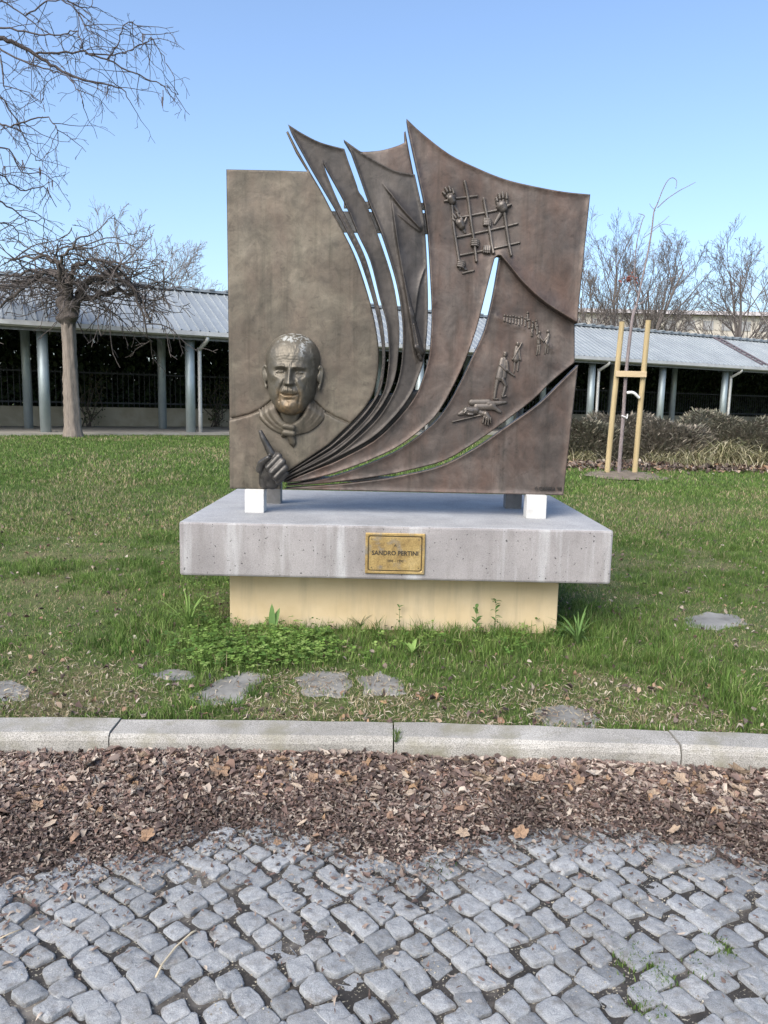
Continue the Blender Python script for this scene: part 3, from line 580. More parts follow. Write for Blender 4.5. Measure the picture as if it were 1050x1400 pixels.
# ---- portrait head
def head():
    nu, nw = 170, 220
    u = np.sin(np.linspace(-1, 1, nu)*math.pi/2); wv = np.linspace(-1, 1, nw); wv = .35*np.sin(wv*math.pi/2)+.65*wv
    U, W_ = np.meshgrid(u, wv)
    hwid = crom_interp([(-1, .0), (-.985, .20), (-.93, .44), (-.8, .64), (-.62, .78), (-.4, .88), (-.15, .925), (.1, .975), (.3, 1.0), (.5, .98), (.7, .86), (.85, .66), (.95, .40), (.99, .18), (1, 0)], W_)
    dep = crom_interp([(-1, .62), (-.95, .80), (-.85, .92), (-.7, .95), (-.55, .94), (-.35, .965), (-.1, .97), (.1, .985), (.3, .985), (.5, .93), (.7, .77), (.85, .55), (.95, .32), (1, .05)], W_)
    a = np.abs(U); D = dep*np.power(np.clip(1-a**2.25, 0, 1), .52)
    x = U*hwid            # normalised face x
    g = lambda cx_, cz_, sx_, sz_: np.exp(-(((np.abs(x)-cx_) if cx_ else x)/sx_)**2-((W_-cz_)/sz_)**2)
    sd = lambda p, wd: np.exp(-(segdist(np.stack([np.abs(x).ravel(), W_.ravel()], 1), p).reshape(x.shape)/wd)**2)
    D += .07*g(.30, .165, .24, .06)+.035*g(0, .165, .14, .07)            # brow
    D += .025*sd([(.10, .135), (.28, .185), (.50, .145)], .035)            # eyebrows
    D -= .012*g(0, .19, .022, .05)+.010*g(.07, .19, .02, .05)             # frown
    D -= .150*g(.345, .035, .17, .075)                                     # sockets
    D -= .060*g(.17, .05, .06, .08)
    D += .085*g(.35, .022, .105, .042)                                     # eyeball
    D += .020*sd([(.23, .03), (.30, .062), (.40, .062), (.50, .02)], .020)   # upper lid
    D -= .038*sd([(.23, .012), (.35, .0), (.47, .008)], .016)          # eye slit
    D -= .020*sd([(.22, -.05), (.34, -.10), (.50, -.05)], .03)            # bags
    nz = np.clip((.15-W_)/.39, 0, 1); env = sst(-.31, -.25, W_)*(1-sst(.08, .2, W_))
    D += env*(.05+.24*nz)*np.exp(-np.abs(x/(.060+.060*nz))**2.2)          # nose
    D += .08*g(.12, -.225, .065, .05)
    D -= .06*g(.07, -.275, .04, .022)
    D -= .040*sd([(.19, -.19), (.29, -.34), (.37, -.52), (.36, -.66)], .040)  # nasolabial fold
    D += .050*sd([(.30, -.20), (.44, -.34), (.50, -.52)], .09)
    D += .075*g(.12, -.40, .17, .070)*(1+.12*np.sin(x*70))               # moustache
    D += .035*g(.27, -.45, .07, .055)
    D -= .065*sd([(0, -.52), (.15, -.512), (.29, -.48)], .018)          # mouth
    D += .045*g(0, -.555, .17, .030)
    D -= .045*g(0, -.635, .18, .045)
    D += .065*g(0, -.79, .22, .10)                                         # chin
    D -= .02*sd([(.32, -.66), (.34, -.80)], .035)
    D += .055*g(.58, -.06, .17, .11)                                       # cheekbone
    D -= .035*g(.60, -.38, .14, .16)                                       # hollow cheek
    D -= .045*g(.80, .27, .12, .16)                                        # temple
    for q in (.31, .385, .455): D -= .006*sd([(0, q+.01), (.25, q+.02), (.5, q-.02)], .012)
    for q in (-.16, -.24): D -= .010*sd([(.62, q+.05), (.56, q-.12)], .016)
    D += .03*sd([(.70, .62), (.80, .40), (.84, .15), (.80, .0)], .05)*(vn(x*30, W_*22, 1, 2)*.7+.5)  # hair fringe
    D += .016*(vn(x, W_, 9, 4)-.5)+.010*(vn(x, W_, 22, 14)-.5)
    c0 = P(400.0, 512, YP); sx_, sz_, sy_ = .170, .251, .165
    tilt = R(-2.0); X = x*sx_; Z = W_*sz_
    V = np.stack([c0[0]+X*math.cos(tilt)-Z*math.sin(tilt), YP+.012-D*sy_, c0[2]+X*math.sin(tilt)+Z*math.cos(tilt)], -1).reshape(-1, 3)
    i, j = np.meshgrid(np.arange(nu-1), np.arange(nw-1)); k = (j*nu+i).ravel(); F = np.stack([k, k+1, k+nu+1, k+nu], 1)
    gold = sst(-.30, -.50, W_)*sst(.58, .36, np.abs(x))*(1-.8*np.exp(-(x/.3)**2-((W_+.40)/.07)**2))*(.42+.4*vn(x, W_, 6, 8)); gold = np.clip(gold, 0, 1)
    drop = np.clip(sst(.66, .84, W_)*1.0*sst(.75, .4, np.abs(x-.08)), 0, 1)+.9*np.exp(-((x-.40)/.10)**2-((W_-.62)/.17)**2)
    cols = np.stack([gold, .7*np.clip(drop, 0, 1), 0*gold], -1).reshape(-1, 3)
    h_ = mk('portrait_head', V, F, MB_H, sculpt, cols=cols, smooth=True, )
    h_['label'] = 'bald old man\'s bronze head with golden rubbed chin'
    for s in (-1, 1):                                                     # ears
        e = c0+np.array((s*sx_*.985+.004, .012, -.008)); b = B()
        pts = [(s*-.008, -.040, -.072), (s*.004, -.038, -.050), (s*.012, -.036, -.01), (s*.018, -.034, .028), (s*.013, -.036, .052), (s*.0, -.042, .06), (s*-.008, -.046, .045)]
        for q in range(len(pts)-1): b.add(*capsule(e+np.array(pts[q]), e+np.array(pts[q+1]), .0085, .0085, 8))
        b.add(*ellipsoid(e+np.array((s*.0, -.022, .0)), (.016, .026, .060))); b.add(*ellipsoid(e+np.array((s*-.004, -.042, -.070)), (.011, .010, .016))); b.add(*ellipsoid(e+np.array((-s*.010, -.040, -.01)), (.010, .012, .028)))
        o = remesh('ear', b, .005, MB_H, h_, 3, cols=lambda V_: np.zeros((len(V_), 3)))
def crom_interp(kp, x):
    kp = np.array(kp); q = crom(kp, 8); return np.interp(x, q[:, 0], q[:, 1])
head()
# neck and kerchief
Yc = lambda px_, py_, d: P(px_, py_, YP)+np.array((0, -d, 0))
b = B(); b.add(*capsule(Yc(399, 540, -.03), Yc(398, 572, -.04), .112, .095, 18)); b.add(*capsule(Yc(386, 556, .055), Yc(394, 580, .03), .020, .016)); b.add(*capsule(Yc(412, 556, .055), Yc(402, 580, .03), .020, .016))
remesh('neck', b, .008, MB_H, sculpt, 4, cols=lambda V_: np.zeros((len(V_), 3)))
def fold(px_pts, r_, d0, d1, b):
    q = crom(np.array(px_pts, float), 4)
    for i in range(len(q)-1):
        f0, f1 = i/(len(q)-1), (i+1)/(len(q)-1); w0, w1 = [(.35+.75*min(1, f*4))*(1.1-.35*f) for f in (f0, f1)]; b.add(*capsule(Yc(*q[i], d0*min(1, .2+f0*4)+(d1-d0)*f0), Yc(*q[i+1], d0*min(1, .2+f1*4)+(d1-d0)*f1), r_*w0, r_*w1, 8))
b = B()
for k in range(6):
    f = k/5; L_ = lambda p, q: (p[0]+(q[0]-p[0])*f, p[1]+(q[1]-p[1])*f)
    fold([L_((376, 547), (355, 560)), L_((377, 562), (361, 572)), L_((385, 575), (374, 584)), L_((396, 584), (392, 592))], .017+.003*(k % 2), .045-.040*f, .052-.018*f+.004*(k % 2), b)
    fold([L_((424, 547), (443.5, 561)), L_((422, 562), (438, 574)), L_((413, 575), (423, 587)), L_((400, 584), (404, 592))], .017+.003*((k+1) % 2), .045-.040*f, .052-.018*f+.004*(k % 2), b)
ker = remesh('neckerchief', b, .0050, MB_A, sculpt, 1)
b = B(); b.add(*capsule(Yc(392, 582, .078), Yc(402, 583.5, .078), .020, .019)); b.add(*capsule(Yc(392, 591, .07), Yc(402, 592, .07), .021, .019)); b.add(*capsule(Yc(398, 592, .06), Yc(401, 604, .04), .022, .024)); b.add(*capsule(Yc(401, 604, .04), Yc(402, 612, .025), .022, .006))
b.add(*capsule(Yc(391, 592, .06), Yc(387, 596, .03), .020, .010))
remesh('knot', b, .005, MB_A, ker, 1)
# pointing hand
b = B(); H_ = lambda a, c_, d: Yc(a, c_, d)
b.add(*capsule(H_(363, 660, .01), H_(365, 646, .04), .042, .045, 16)); b.add(*capsule(H_(373, 659, .02), H_(373, 644, .055), .046, .05, 16)); b.add(*capsule(H_(368, 648, .055), H_(375, 630, .07), .046, .045, 16)); b.add(*capsule(H_(383, 652, .04), H_(384, 640, .07), .035, .035, 12))
b.add(*capsule(H_(374.5, 619, .105), H_(369, 608, .11), .026, .023)); b.add(*capsule(H_(369, 608, .11), H_(364, 598, .115), .0225, .019)); b.add(*capsule(H_(364, 598, .115), H_(360.3, 589.5, .115), .019, .0135))
FG = [((385, 622), (371, 637), .120, .022), ((390, 629), (376, 643.5), .128, .0225), ((393.5, 637), (381, 650), .122, .0215), ((394, 645.5), (384, 656), .108, .0195)]
for (k0, k1, d, r_) in FG:
    b.add(*capsule(H_(*k0, d), H_(*k1, d+.012), r_, r_*.95)); b.add(*capsule(H_(k0[0]-9, k0[1]-3, d-.055), H_(*k0, d), r_*1.05, r_)); b.add(*capsule(H_(*k1, d+.012), H_(k1[0]-1, k1[1]+2, d-.045), r_*.95, r_*.8))
b.add(*capsule(H_(358, 640, .085), H_(361, 631, .11), .026, .022)); b.add(*capsule(H_(361, 631, .11), H_(371, 624, .135), .0215, .017))
remesh('pointing_hand', b, .0048, MB_K, sculpt, 1)['label'] = 'dark bronze hand with raised forefinger'

# feet and rear frame
M_WH = simple('white_marble', [(.3, (.40, .40, .385)), (.6, (.56, .56, .54))], 12, .6)
M_STEEL = simple('dull_steel', [(.3, (.16, .16, .16)), (.7, (.26, .26, .26))], 12, .55, .4)
for (a, b_) in ((335, 361), (720, 747)):
    x0, x1 = P(a, 690, 4.80)[0], P(b_, 690, 4.80)[0]; zb = P((a+b_)/2, 670 if a < 500 else 678, 4.80)[2]
    o = B().box((x0, 4.79, SZ1-.001), (x1, 4.905, zb+.004)).mk('support_block', M_WH, sculpt); bev(o, .004)
for (a, b_) in ((366, 385), (690, 712)):
    x0, x1 = P(a, 672, 5.3)[0], P(b_, 672, 5.3)[0]
    o = B().box((x0, 5.24, SZ1-.001), (x1, 5.34, 1.05)).mk('rear_foot', M_STEEL, sculpt)
    o = B().tube([((x0+x1)/2, 5.29, 1.0), ((x0+x1)/2, 4.93, 2.25)], .022, 8).mk('rear_brace', M_STEEL, sculpt)
for y0, y1 in ((277, 286), (291, 319)):
    z0, z1 = P(520, y1, 4.95)[2], P(520, y0, 4.95)[2]; x0, x1 = P(405 if y0 > 280 else 470, 300, 4.95)[0], P(600, 300, 4.95)[0]
    B().box((x0, 4.93, z0), (x1, 4.955, z1)).mk('rear_strap', M_STEEL, sculpt)
for (a0, b0, a1, b1) in ((330, 655, 760, 655),):
    q = P(a0, b0, 4.92), P(a1, b0, 4.92); B().tube([q[0], q[1]], .018, 8).mk('rear_strut', M_STEEL, sculpt)
# ---------------------------------------------------------------- leaf drift on the path
def drift(x, y):
    e = LEDGE(x); t = np.clip((y-e)/(YK(x)-e), -1, 1.1); n = vn(x, y, 3.2, 11)
    return np.where(t > 0, .003+.030*sst(0, .8, t)*(.5+1.0*n)+.010*sst(.75, 1, t)*n, -.02)
xs3 = np.linspace(-2.6, 2.6, 150); V, F = grid(xs3, np.linspace(0, 1, 40), lambda x, y: 0*x)
e_ = LEDGE(V[:, 0])+.10*(vn(V[:, 0], 0*V[:, 0], 6, 3)-.5)+.05; V[:, 1] = e_+V[:, 1]*(YK(V[:, 0])+.03-e_); V[:, 2] = drift(V[:, 0], V[:, 1])-.006
V[:len(xs3), 2] = -.017
props(mk('soil', V, F, simple('drift_soil', [(.3, (.022, .017, .014)), (.7, (.075, .055, .045))], 9, .95, bs=.8, bscale=50, bd=.01), smooth=True), kind='structure')

def leaves(n, C, size, wid, colors, tiltmax, curl, seed, flat=0):
    """n curled leaves as an (n*8)-vertex mesh: two rows along the midrib"""
    r_ = np.random.default_rng(seed); a = r_.uniform(0, 2*np.pi, n); L = size; W_ = wid
    sx_ = np.array([0, .3, .3, .3, .68, .68, .68, 1.]); sy_ = np.array([0, -1, 0, 1, -.78, 0, .78, 0])
    lx = (sx_[None]-.5)*L[:, None]; ly = sy_[None]*W_[:, None]*(.5+r_.uniform(-.16, .16, (n, 8)))
    c1 = r_.normal(0, curl, n); c2 = r_.normal(curl*.5, curl, n)
    lz = c1[:, None]*L[:, None]*((sx_[None]-.5)**2*4-.4)+c2[:, None]*W_[:, None]*np.abs(sy_[None])+r_.normal(0, .05, (n, 8))*W_[:, None]
    th = r_.normal(0, tiltmax, n); ph = r_.normal(0, tiltmax, n)
    z1 = lz*np.cos(th)[:, None]-ly*np.sin(th)[:, None]*-1; y1 = ly*np.cos(th)[:, None]-lz*np.sin(th)[:, None]
    z2 = z1*np.cos(ph)[:, None]+lx*np.sin(ph)[:, None]; x1 = lx*np.cos(ph)[:, None]-z1*np.sin(ph)[:, None]
    ca, sa = np.cos(a)[:, None], np.sin(a)[:, None]
    V = np.stack([C[:, 0, None]+x1*ca-y1*sa, C[:, 1, None]+x1*sa+y1*ca, C[:, 2, None]+z2], -1)
    T = np.array([(0, 1, 2), (0, 2, 3), (1, 4, 5), (1, 5, 2), (2, 5, 6), (2, 6, 3), (4, 7, 5), (5, 7, 6)])
    F = (T[None]+8*np.arange(n)[:, None, None]).reshape(-1, 3); cols = np.repeat(colors, 8, 0)*np.tile([1, .9, .85, .9, .95, .9, .95, 1.1], n)[:, None]
    return V.reshape(-1, 3), F, cols
def pick(pal, n, var=.2, seed=0):
    r_ = np.random.default_rng(seed+50); pal = np.array(pal); return pal[r_.integers(0, len(pal), n)]*(1+r_.uniform(-var, var, (n, 1)))
LPAL = [(.12, .082, .070), (.15, .108, .092), (.32, .27, .225), (.17, .112, .088), (.08, .058, .050), (.175, .135, .112), (.22, .18, .15), (.115, .084, .072), (.06, .045, .039), (.15, .118, .102), (.28, .24, .20), (.095, .07, .061)]
BIGP = [(.36, .275, .20), (.42, .34, .26), (.30, .20, .13), (.27, .175, .12), (.46, .40, .33), (.34, .22, .13)]
M_LEAF = attrmat('dry_leaf', .8, .25, .15)
n = 62000; x = rng.uniform(-2.2, 2.2, n); t = rng.random(n)**.85; e = LEDGE(x); edge = rng.normal(0, .06, n); y = e+edge+t*(YK(x)-.012-e-edge)
keep = rng.random(n) < .35+.65*sst(.0, .22, t); x, y, t = x[keep], y[keep], t[keep]; n = len(x)
size = rng.uniform(.009, .026, n)*(.70+.75*t)*np.where(rng.random(n) < .10, 1.9, 1); wid = size*rng.uniform(.18, .7, n)
C = np.stack([x, y, np.maximum(drift(x, y), .004)+rng.uniform(0, .012, n)*(.4+t)], 1)
V, F, c = leaves(n, C, size, wid, pick(LPAL, n)*(.60+.7*vn(x, y, 5, 21)[:, None]+.75*t[:, None]), .20, .30, 1)
litter = props(mk('leaf_litter', V, F, M_LEAF, cols=c), 'drift of small dry brown leaves banked against the kerb', 'leaves', kind='stuff')
# bits and leaves strewn thinly on the cobbles
n = 800; x = rng.uniform(-1.3, 1.3, n); y = LEDGE(x)-np.abs(rng.exponential(.22, n)); k = y > 1.45; x, y = x[k], y[k]; n = len(x)
size = rng.uniform(.010, .030, n); C = np.stack([x, y, rng.uniform(.004, .010, n)], 1)
V, F, c = leaves(n, C, size, size*rng.uniform(.15, .6, n), pick(LPAL, n)*1.35, .15, .25, 2)
props(mk('strewn_leaf_bits', V, F, M_LEAF, cols=c), 'small brown leaf scraps strewn thinly over the cobbles', 'leaves', kind='stuff')
n = 5200; x = rng.uniform(-1.3, 1.3, n); y = rng.uniform(1.45, 2.7, n); k = vn(x, y, 4, 31) > .45; x, y = x[k], y[k]; n = len(x)
size = rng.uniform(.003, .007, n); C = np.stack([x, y, np.full(n, -.006)+rng.uniform(0, .006, n)], 1); k = rng.random(n) < .5
V, F, c = leaves(n, C, size, size*.8, pick([(.5, .46, .36), (.42, .38, .30), (.3, .26, .2)], n), .2, .3, 3)
props(mk('grit', V, F, M_LEAF, cols=c), 'pale seed husks and grit caught between the cobbles', 'grit', kind='stuff')
# larger pale leaves lying on the drift, one by one
def biglobe(seed):
    r_ = np.random.default_rng(seed); L = 7; n = 22; pts = []
    for i in range(n):
        a = 2*math.pi*i/n; lob = .62+.38*abs(math.cos(2.5*a))**.8; pts.append((lob*math.cos(a)*(1.05), lob*math.sin(a)*.85))
    pts = np.array(pts)*(1+r_.uniform(-.12, .12, (n, 1))); c1, c2 = r_.uniform(-.1, .75), r_.uniform(-.3, .5)
    mid = pts*.5; z = lambda p: c1*p[:, 1]**2+c2*p[:, 0]**2*.6+r_.normal(0, .07, len(p))
    V = np.concatenate([[(0, 0, -.06)], np.c_[mid, z(mid)], np.c_[pts, z(pts)]])
    F = [(0, 1+i, 1+(i+1) % n) for i in range(n)]+[(1+i, 1+n+i, 1+n+(i+1) % n, 1+(i+1) % n) for i in range(n)]
    return V, F
def slender(seed):
    r_ = np.random.default_rng(seed); V, F, _ = leaves(1, np.zeros((1, 3)), np.array([2.0]), np.array([r_.uniform(.7, 1.15)]), np.ones((1, 3)), 0, .22, seed); V = V-V.mean(0); return V, [tuple(f) for f in F]
BM = []
for i in range(12):
    V, F = biglobe(i) if i % 2 == 0 else slender(i)
    me = bpy.data.meshes.new('fallen_leaf'); me.from_pydata([tuple(v) for v in V], [], F); me.update(); BM.append(me)
    me.materials.append(simple('big_leaf', [(.3, tuple(np.array(BIGP[i % 6])*.75)), (.7, BIGP[i % 6])], 2, .8, bs=.4, bscale=8, bd=.05))
for i in range(280):
    x = rng.uniform(-1.9, 1.9); t = 1-rng.beta(1.2, 2.6)*.95 if i > 12 else rng.uniform(-.35, .1); e = float(LEDGE(x)); y = e+t*(float(YK(x))-.05-e)
    s = rng.uniform(.013, .030)*(1.3 if rng.random() < .12 else 1); z = float(max(drift(x, y), .004))+.010+.3*s
    o = bpy.data.objects.new('fallen_leaf', BM[rng.integers(0, 12)]); COL.objects.link(o); o.parent = litter; o.location = (x, y, z)
    o.rotation_euler = (rng.normal(0, .45), rng.normal(0, .45), rng.uniform(0, 6.3)); o.scale = (s, s*rng.uniform(.75, 1), s)
# a few large ones traced from the picture
for (a, b_, s) in ((300, 1053, .050), (655, 1062, .040), (1010, 1052, .045), (125, 1043, .042), (195, 1037, .030), (712, 1128, .030), (385, 1040, .035), (575, 1100, .028), (790, 1050, .038), (930, 1065, .030)):
    g = Gz(a, b_, .06); o = bpy.data.objects.new('fallen_leaf', BM[2*rng.integers(0, 6)]); COL.objects.link(o); o.parent = litter
    o.location = (g[0], min(g[1], float(YK(g[0]))-.03), float(drift(g[0], g[1]))+.03); o.rotation_euler = (rng.uniform(.1, .9), rng.normal(0, .3), rng.uniform(0, 6.3)); o.scale = (s, s, s)
M_STRAW = simple('straw', [(.3, (.38, .32, .22)), (.7, (.52, .45, .33))], 6)
g = [Gz(a, b_, .012) for a, b_ in ((213, 1336), (222, 1318), (240, 1295), (262, 1275), (268, 1272))]
props(mk('dry_stalk', *tubevf(g, .0028, 6), M_STRAW, loc=tuple(g[0]), smooth=True), 'long pale bent grass stalk lying across the cobbles', 'stalk')
g = [Gz(a, b_, .012) for a, b_ in ((0, 1283), (12, 1277), (30, 1270))]
props(mk('dry_stalk', *tubevf(g, .002, 6), M_STRAW, loc=tuple(g[0]), smooth=True), 'short straight pale stalk on cobbles at the drift edge', 'stalk')

# ---------------------------------------------------------------- stepping stones sunk in the lawn
M_STEP = simple('grey_slate', [(.3, (.10, .098, .088)), (.48, (.19, .188, .175)), (.7, (.27, .265, .245))], 3.5, .8, bs=.5, bscale=18, bd=.012)
STEPS = [([(262, 945), (300, 926), (345, 914), (361, 920), (345, 935), (325, 955), (275, 960)], 'large slanting grey stepping stone between two grass tufts'),
         ([(404, 925), (425, 914), (476, 915), (478, 932), (470, 948), (420, 945)], 'square dark grey stepping stone below the plinth'),
         ([(494, 922), (520, 915), (548, 925), (552, 943), (500, 945)], 'small grey stepping stone beside the square one'),
         ([(733, 966), (770, 959), (800, 966), (817, 980), (810, 988), (745, 986)], 'rounded pale stone lying against the kerb'),
         ([(938, 842), (970, 834), (1005, 838), (1018, 849), (985, 857), (945, 852)], 'flat weathered stone sunk in the lawn right of the plinth'),
         ([(210, 915), (240, 910), (264, 915), (262, 923), (225, 924)], 'narrow stone sliver almost overgrown by clover'),
         ([(-25, 930), (15, 926), (42, 936), (35, 950), (-20, 955)], 'flat stone half buried in dry grass by the kerb')]
STP = []
for pts, lab in STEPS:
    q = np.array([Gz(a, b_, .125)[:2] for a, b_ in pts]); c_ = q.mean(0); q = c_+(q-c_)*1.08; qq = np.array([q[i]+(q[(i+1) % len(q)]-q[i])*k/4 for i in range(len(q)) for k in range(4)]); qq = qq+rng.normal(0, .009, qq.shape)
    STP.append(qq); n = len(qq); zt = float(zl(*c_))+.001; V = []; F = []
    for s, z in ((1.0, zt-.06), (1.0, zt-.004), (.965, zt+.003), (.6, zt+.005)): V += [(*(c_+(p-c_)*s), z+rng.normal(0, .0012)) for p in qq]
    V.append((*c_, zt+.005))
    for k in range(3): F += [(k*n+i, k*n+(i+1) % n, (k+1)*n+(i+1) % n, (k+1)*n+i) for i in range(n)]
    F += [(3*n+i, 3*n+(i+1) % n, 4*n) for i in range(n)]
    props(mk('stepping_stone', V, F, M_STEP, loc=(c_[0], c_[1], zt-.06), smooth=False), lab, 'stone')

# ---------------------------------------------------------------- grass
M_GRASS = attrmat('grass_blade', .65, .25, .3, .3)
def blades(C, h, w_, lean, col, seed, tipcol=1.15):
    r_ = np.random.default_rng(seed); n = len(C); a = r_.uniform(0, 2*np.pi, n); b_ = r_.uniform(0, 2*np.pi, n)
    dx, dy = np.cos(a)*w_/2, np.sin(a)*w_/2; lx, ly = np.cos(b_)*lean*h, np.sin(b_)*lean*h
    hz = h*np.sqrt(np.maximum(1-lean**2*.6, .08)); z0 = C[:, 2]
    V = np.empty((n, 5, 3))
    V[:, 0] = np.c_[C[:, 0]-dx, C[:, 1]-dy, z0-.005]; V[:, 1] = np.c_[C[:, 0]+dx, C[:, 1]+dy, z0-.005]
    mx, my, mz = C[:, 0]+lx*.35, C[:, 1]+ly*.35, z0+hz*.6
    V[:, 2] = np.c_[mx-dx*.75, my-dy*.75, mz]; V[:, 3] = np.c_[mx+dx*.75, my+dy*.75, mz]; V[:, 4] = np.c_[C[:, 0]+lx, C[:, 1]+ly, z0+hz]
    T = np.array([(0, 1, 3), (0, 3, 2), (2, 3, 4)]); F = (T[None]+5*np.arange(n)[:, None, None]).reshape(-1, 3)
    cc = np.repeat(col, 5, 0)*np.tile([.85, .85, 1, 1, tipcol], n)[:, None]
    return V.reshape(-1, 3), F, cc
GREEN = [(.092, .165, .034), (.118, .20, .042), (.145, .225, .052), (.072, .14, .030), (.18, .255, .075)]
DRY = [(.36, .30, .17), (.44, .37, .24), (.29, .245, .14), (.22, .22, .10)]
def freeat(x, y, m=.0):
    ok = ~((x > BX0-m) & (x < BX1+m) & (y > 4.615-m) & (y < 5.87+m))
    p2 = np.stack([x, y], 1)
    for q in STP:
        near = np.hypot(*(p2-q.mean(0)).T) < 1.0
        if near.any(): ins = np.zeros(len(x), bool); ins[near] = inpoly(p2[near], q.mean(0)+(q-q.mean(0))*.74); ok &= ~ins
    ok &= y > YK(np.clip(x, -9, 9))+.165
    return ok
def lush(x, y):                          # 0 bare and dry .. 1 thick green grass
    g = vn(x, y, 1.6, 41)*.55+vn(x, y, 4.5, 42)*.45
    near = np.exp(-((y-4.35)/.45)**2)*sst(1.9, 1.2, np.abs(x-.05))*.38       # thick growth around the plinth foot
    bare = np.exp(-((y-3.50)/.24)**2)*.15
    right = .10*sst(.3, 1.2, x)*np.exp(-((y-4.1)/.6)**2)
    farb = .10*sst(8, 5, y)
    return g+near-bare+right-.02
Vs, Fs, Cs = [], [], []; nv = 0
def push(V, F, c):
    global nv
    Vs.append(V); Fs.append(F+nv); Cs.append(c); nv += len(V)
# near: tufts
nt_ = 19500; x = rng.uniform(-5, 5, nt_); y = 3.1+rng.random(nt_)**1.25*5.6; l = lush(x, y)
k = (rng.random(nt_) < sst(.28, .56, l)*.92+.08) & freeat(x, y, .02) & (np.abs(x) < .70*y+.5); x, y, l = x[k], y[k], l[k]
nb = rng.integers(9, 20, len(x)); ti = np.repeat(np.arange(len(x)), nb); n = len(ti)
bx_ = x[ti]+rng.normal(0, .024, n); by_ = y[ti]+rng.normal(0, .024, n); k = freeat(bx_, by_, .004); ti, bx_, by_ = ti[k], bx_[k], by_[k]; n = len(ti)
th = (rng.uniform(.5, 1.25, len(x))*(.030+.060*sst(.45, .85, l)))[ti]*rng.uniform(.6, 1.15, n); tc = pick(GREEN, len(x), .25, 5)[ti]*rng.uniform(.75, 1.2, (n, 1)); dm = rng.random(n) < (.06+.2*sst(.55, .35, l))[ti]
tc[dm] = pick(DRY, int(dm.sum()), .2, 6)
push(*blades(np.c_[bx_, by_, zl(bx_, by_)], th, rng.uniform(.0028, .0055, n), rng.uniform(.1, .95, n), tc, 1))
# near: short under-growth everywhere
n = 138000; x = rng.uniform(-5, 5, n); y = 3.1+rng.random(n)**1.2*5.6; k = freeat(x, y) & (np.abs(x) < .70*y+.5); x, y = x[k], y[k]; n = len(x); l = lush(x, y)
tc = pick(GREEN, n, .3, 7); dm = rng.random(n) < .10+.55*sst(.52, .30, l); tc[dm] = pick(DRY, int(dm.sum()), .25, 8)
ln_ = np.where(dm, rng.uniform(.6, 1.25, n), rng.uniform(.2, .9, n))
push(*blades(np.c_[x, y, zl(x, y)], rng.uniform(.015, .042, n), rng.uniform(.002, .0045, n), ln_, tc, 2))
# farther lawn
for (y0, y1, n, w0, h0, sd) in ((7.5, 12, 100000, .009, .045, 3), (11, 20.5, 125000, .016, .055, 4)):
    y = y0+rng.random(n)*(y1-y0); x = rng.uniform(-1, 1, n)*(.66*y+.6); k = (np.abs(x) < 14.5); x, y = x[k], y[k]; n = len(x)
    l = vn(x, y, .55, 44)*.5+vn(x, y, 1.7, 45)*.35+vn(x, y, 5, 46)*.15+.10*sst(10, 18, y)*(x < 0)
    tc = pick(GREEN, n, .25, 9); dm = rng.random(n) < .06+.36*sst(.52, .34, l); tc[dm] = pick(DRY, int(dm.sum()), .2, 10)
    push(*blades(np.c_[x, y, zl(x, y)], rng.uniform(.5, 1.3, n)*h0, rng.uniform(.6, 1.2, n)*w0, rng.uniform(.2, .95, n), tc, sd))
props(mk('grass', np.concatenate(Vs), np.concatenate(Fs), M_GRASS, cols=np.concatenate(Cs)), 'patchy green and dry lawn grass around the plinth', 'grass', kind='stuff')
# dead straw and leaf scraps on the lawn edge
n = 9000; x = rng.uniform(-2.6, 2.6, n); y = YK(x)+.17+np.abs(rng.normal(0, .55, n)); k = (rng.random(n) < .25+sst(.62, .36, lush(x, y))); x, y = x[k], y[k]; n = len(x)
s = rng.uniform(.015, .05, n); V, F, c = leaves(n, np.c_[x, y, zl(x, y)+rng.uniform(.006, .02, n)], s, s*rng.uniform(.06, .16, n), pick([(.42, .36, .25), (.33, .27, .18), (.5, .44, .34), (.22, .16, .11)], n), .3, .3, 8)
n2 = 2600; x = rng.uniform(-4, 4, n2); y = 3.2+rng.random(n2)**1.6*6; k = freeat(x, y); x, y = x[k], y[k]; n2 = len(x); s = rng.uniform(.018, .045, n2)
V2, F2, c2 = leaves(n2, np.c_[x, y, zl(x, y)+rng.uniform(.008, .035, n2)], s, s*rng.uniform(.4, .7, n2), pick(LPAL+BIGP, n2), .4, .35, 9)
props(mk('straw_litter', np.concatenate([V, V2]), np.concatenate([F, F2+len(V)]), M_LEAF, cols=np.concatenate([c, c2])), 'dead straw and scattered leaves on the lawn', 'leaves', kind='stuff')
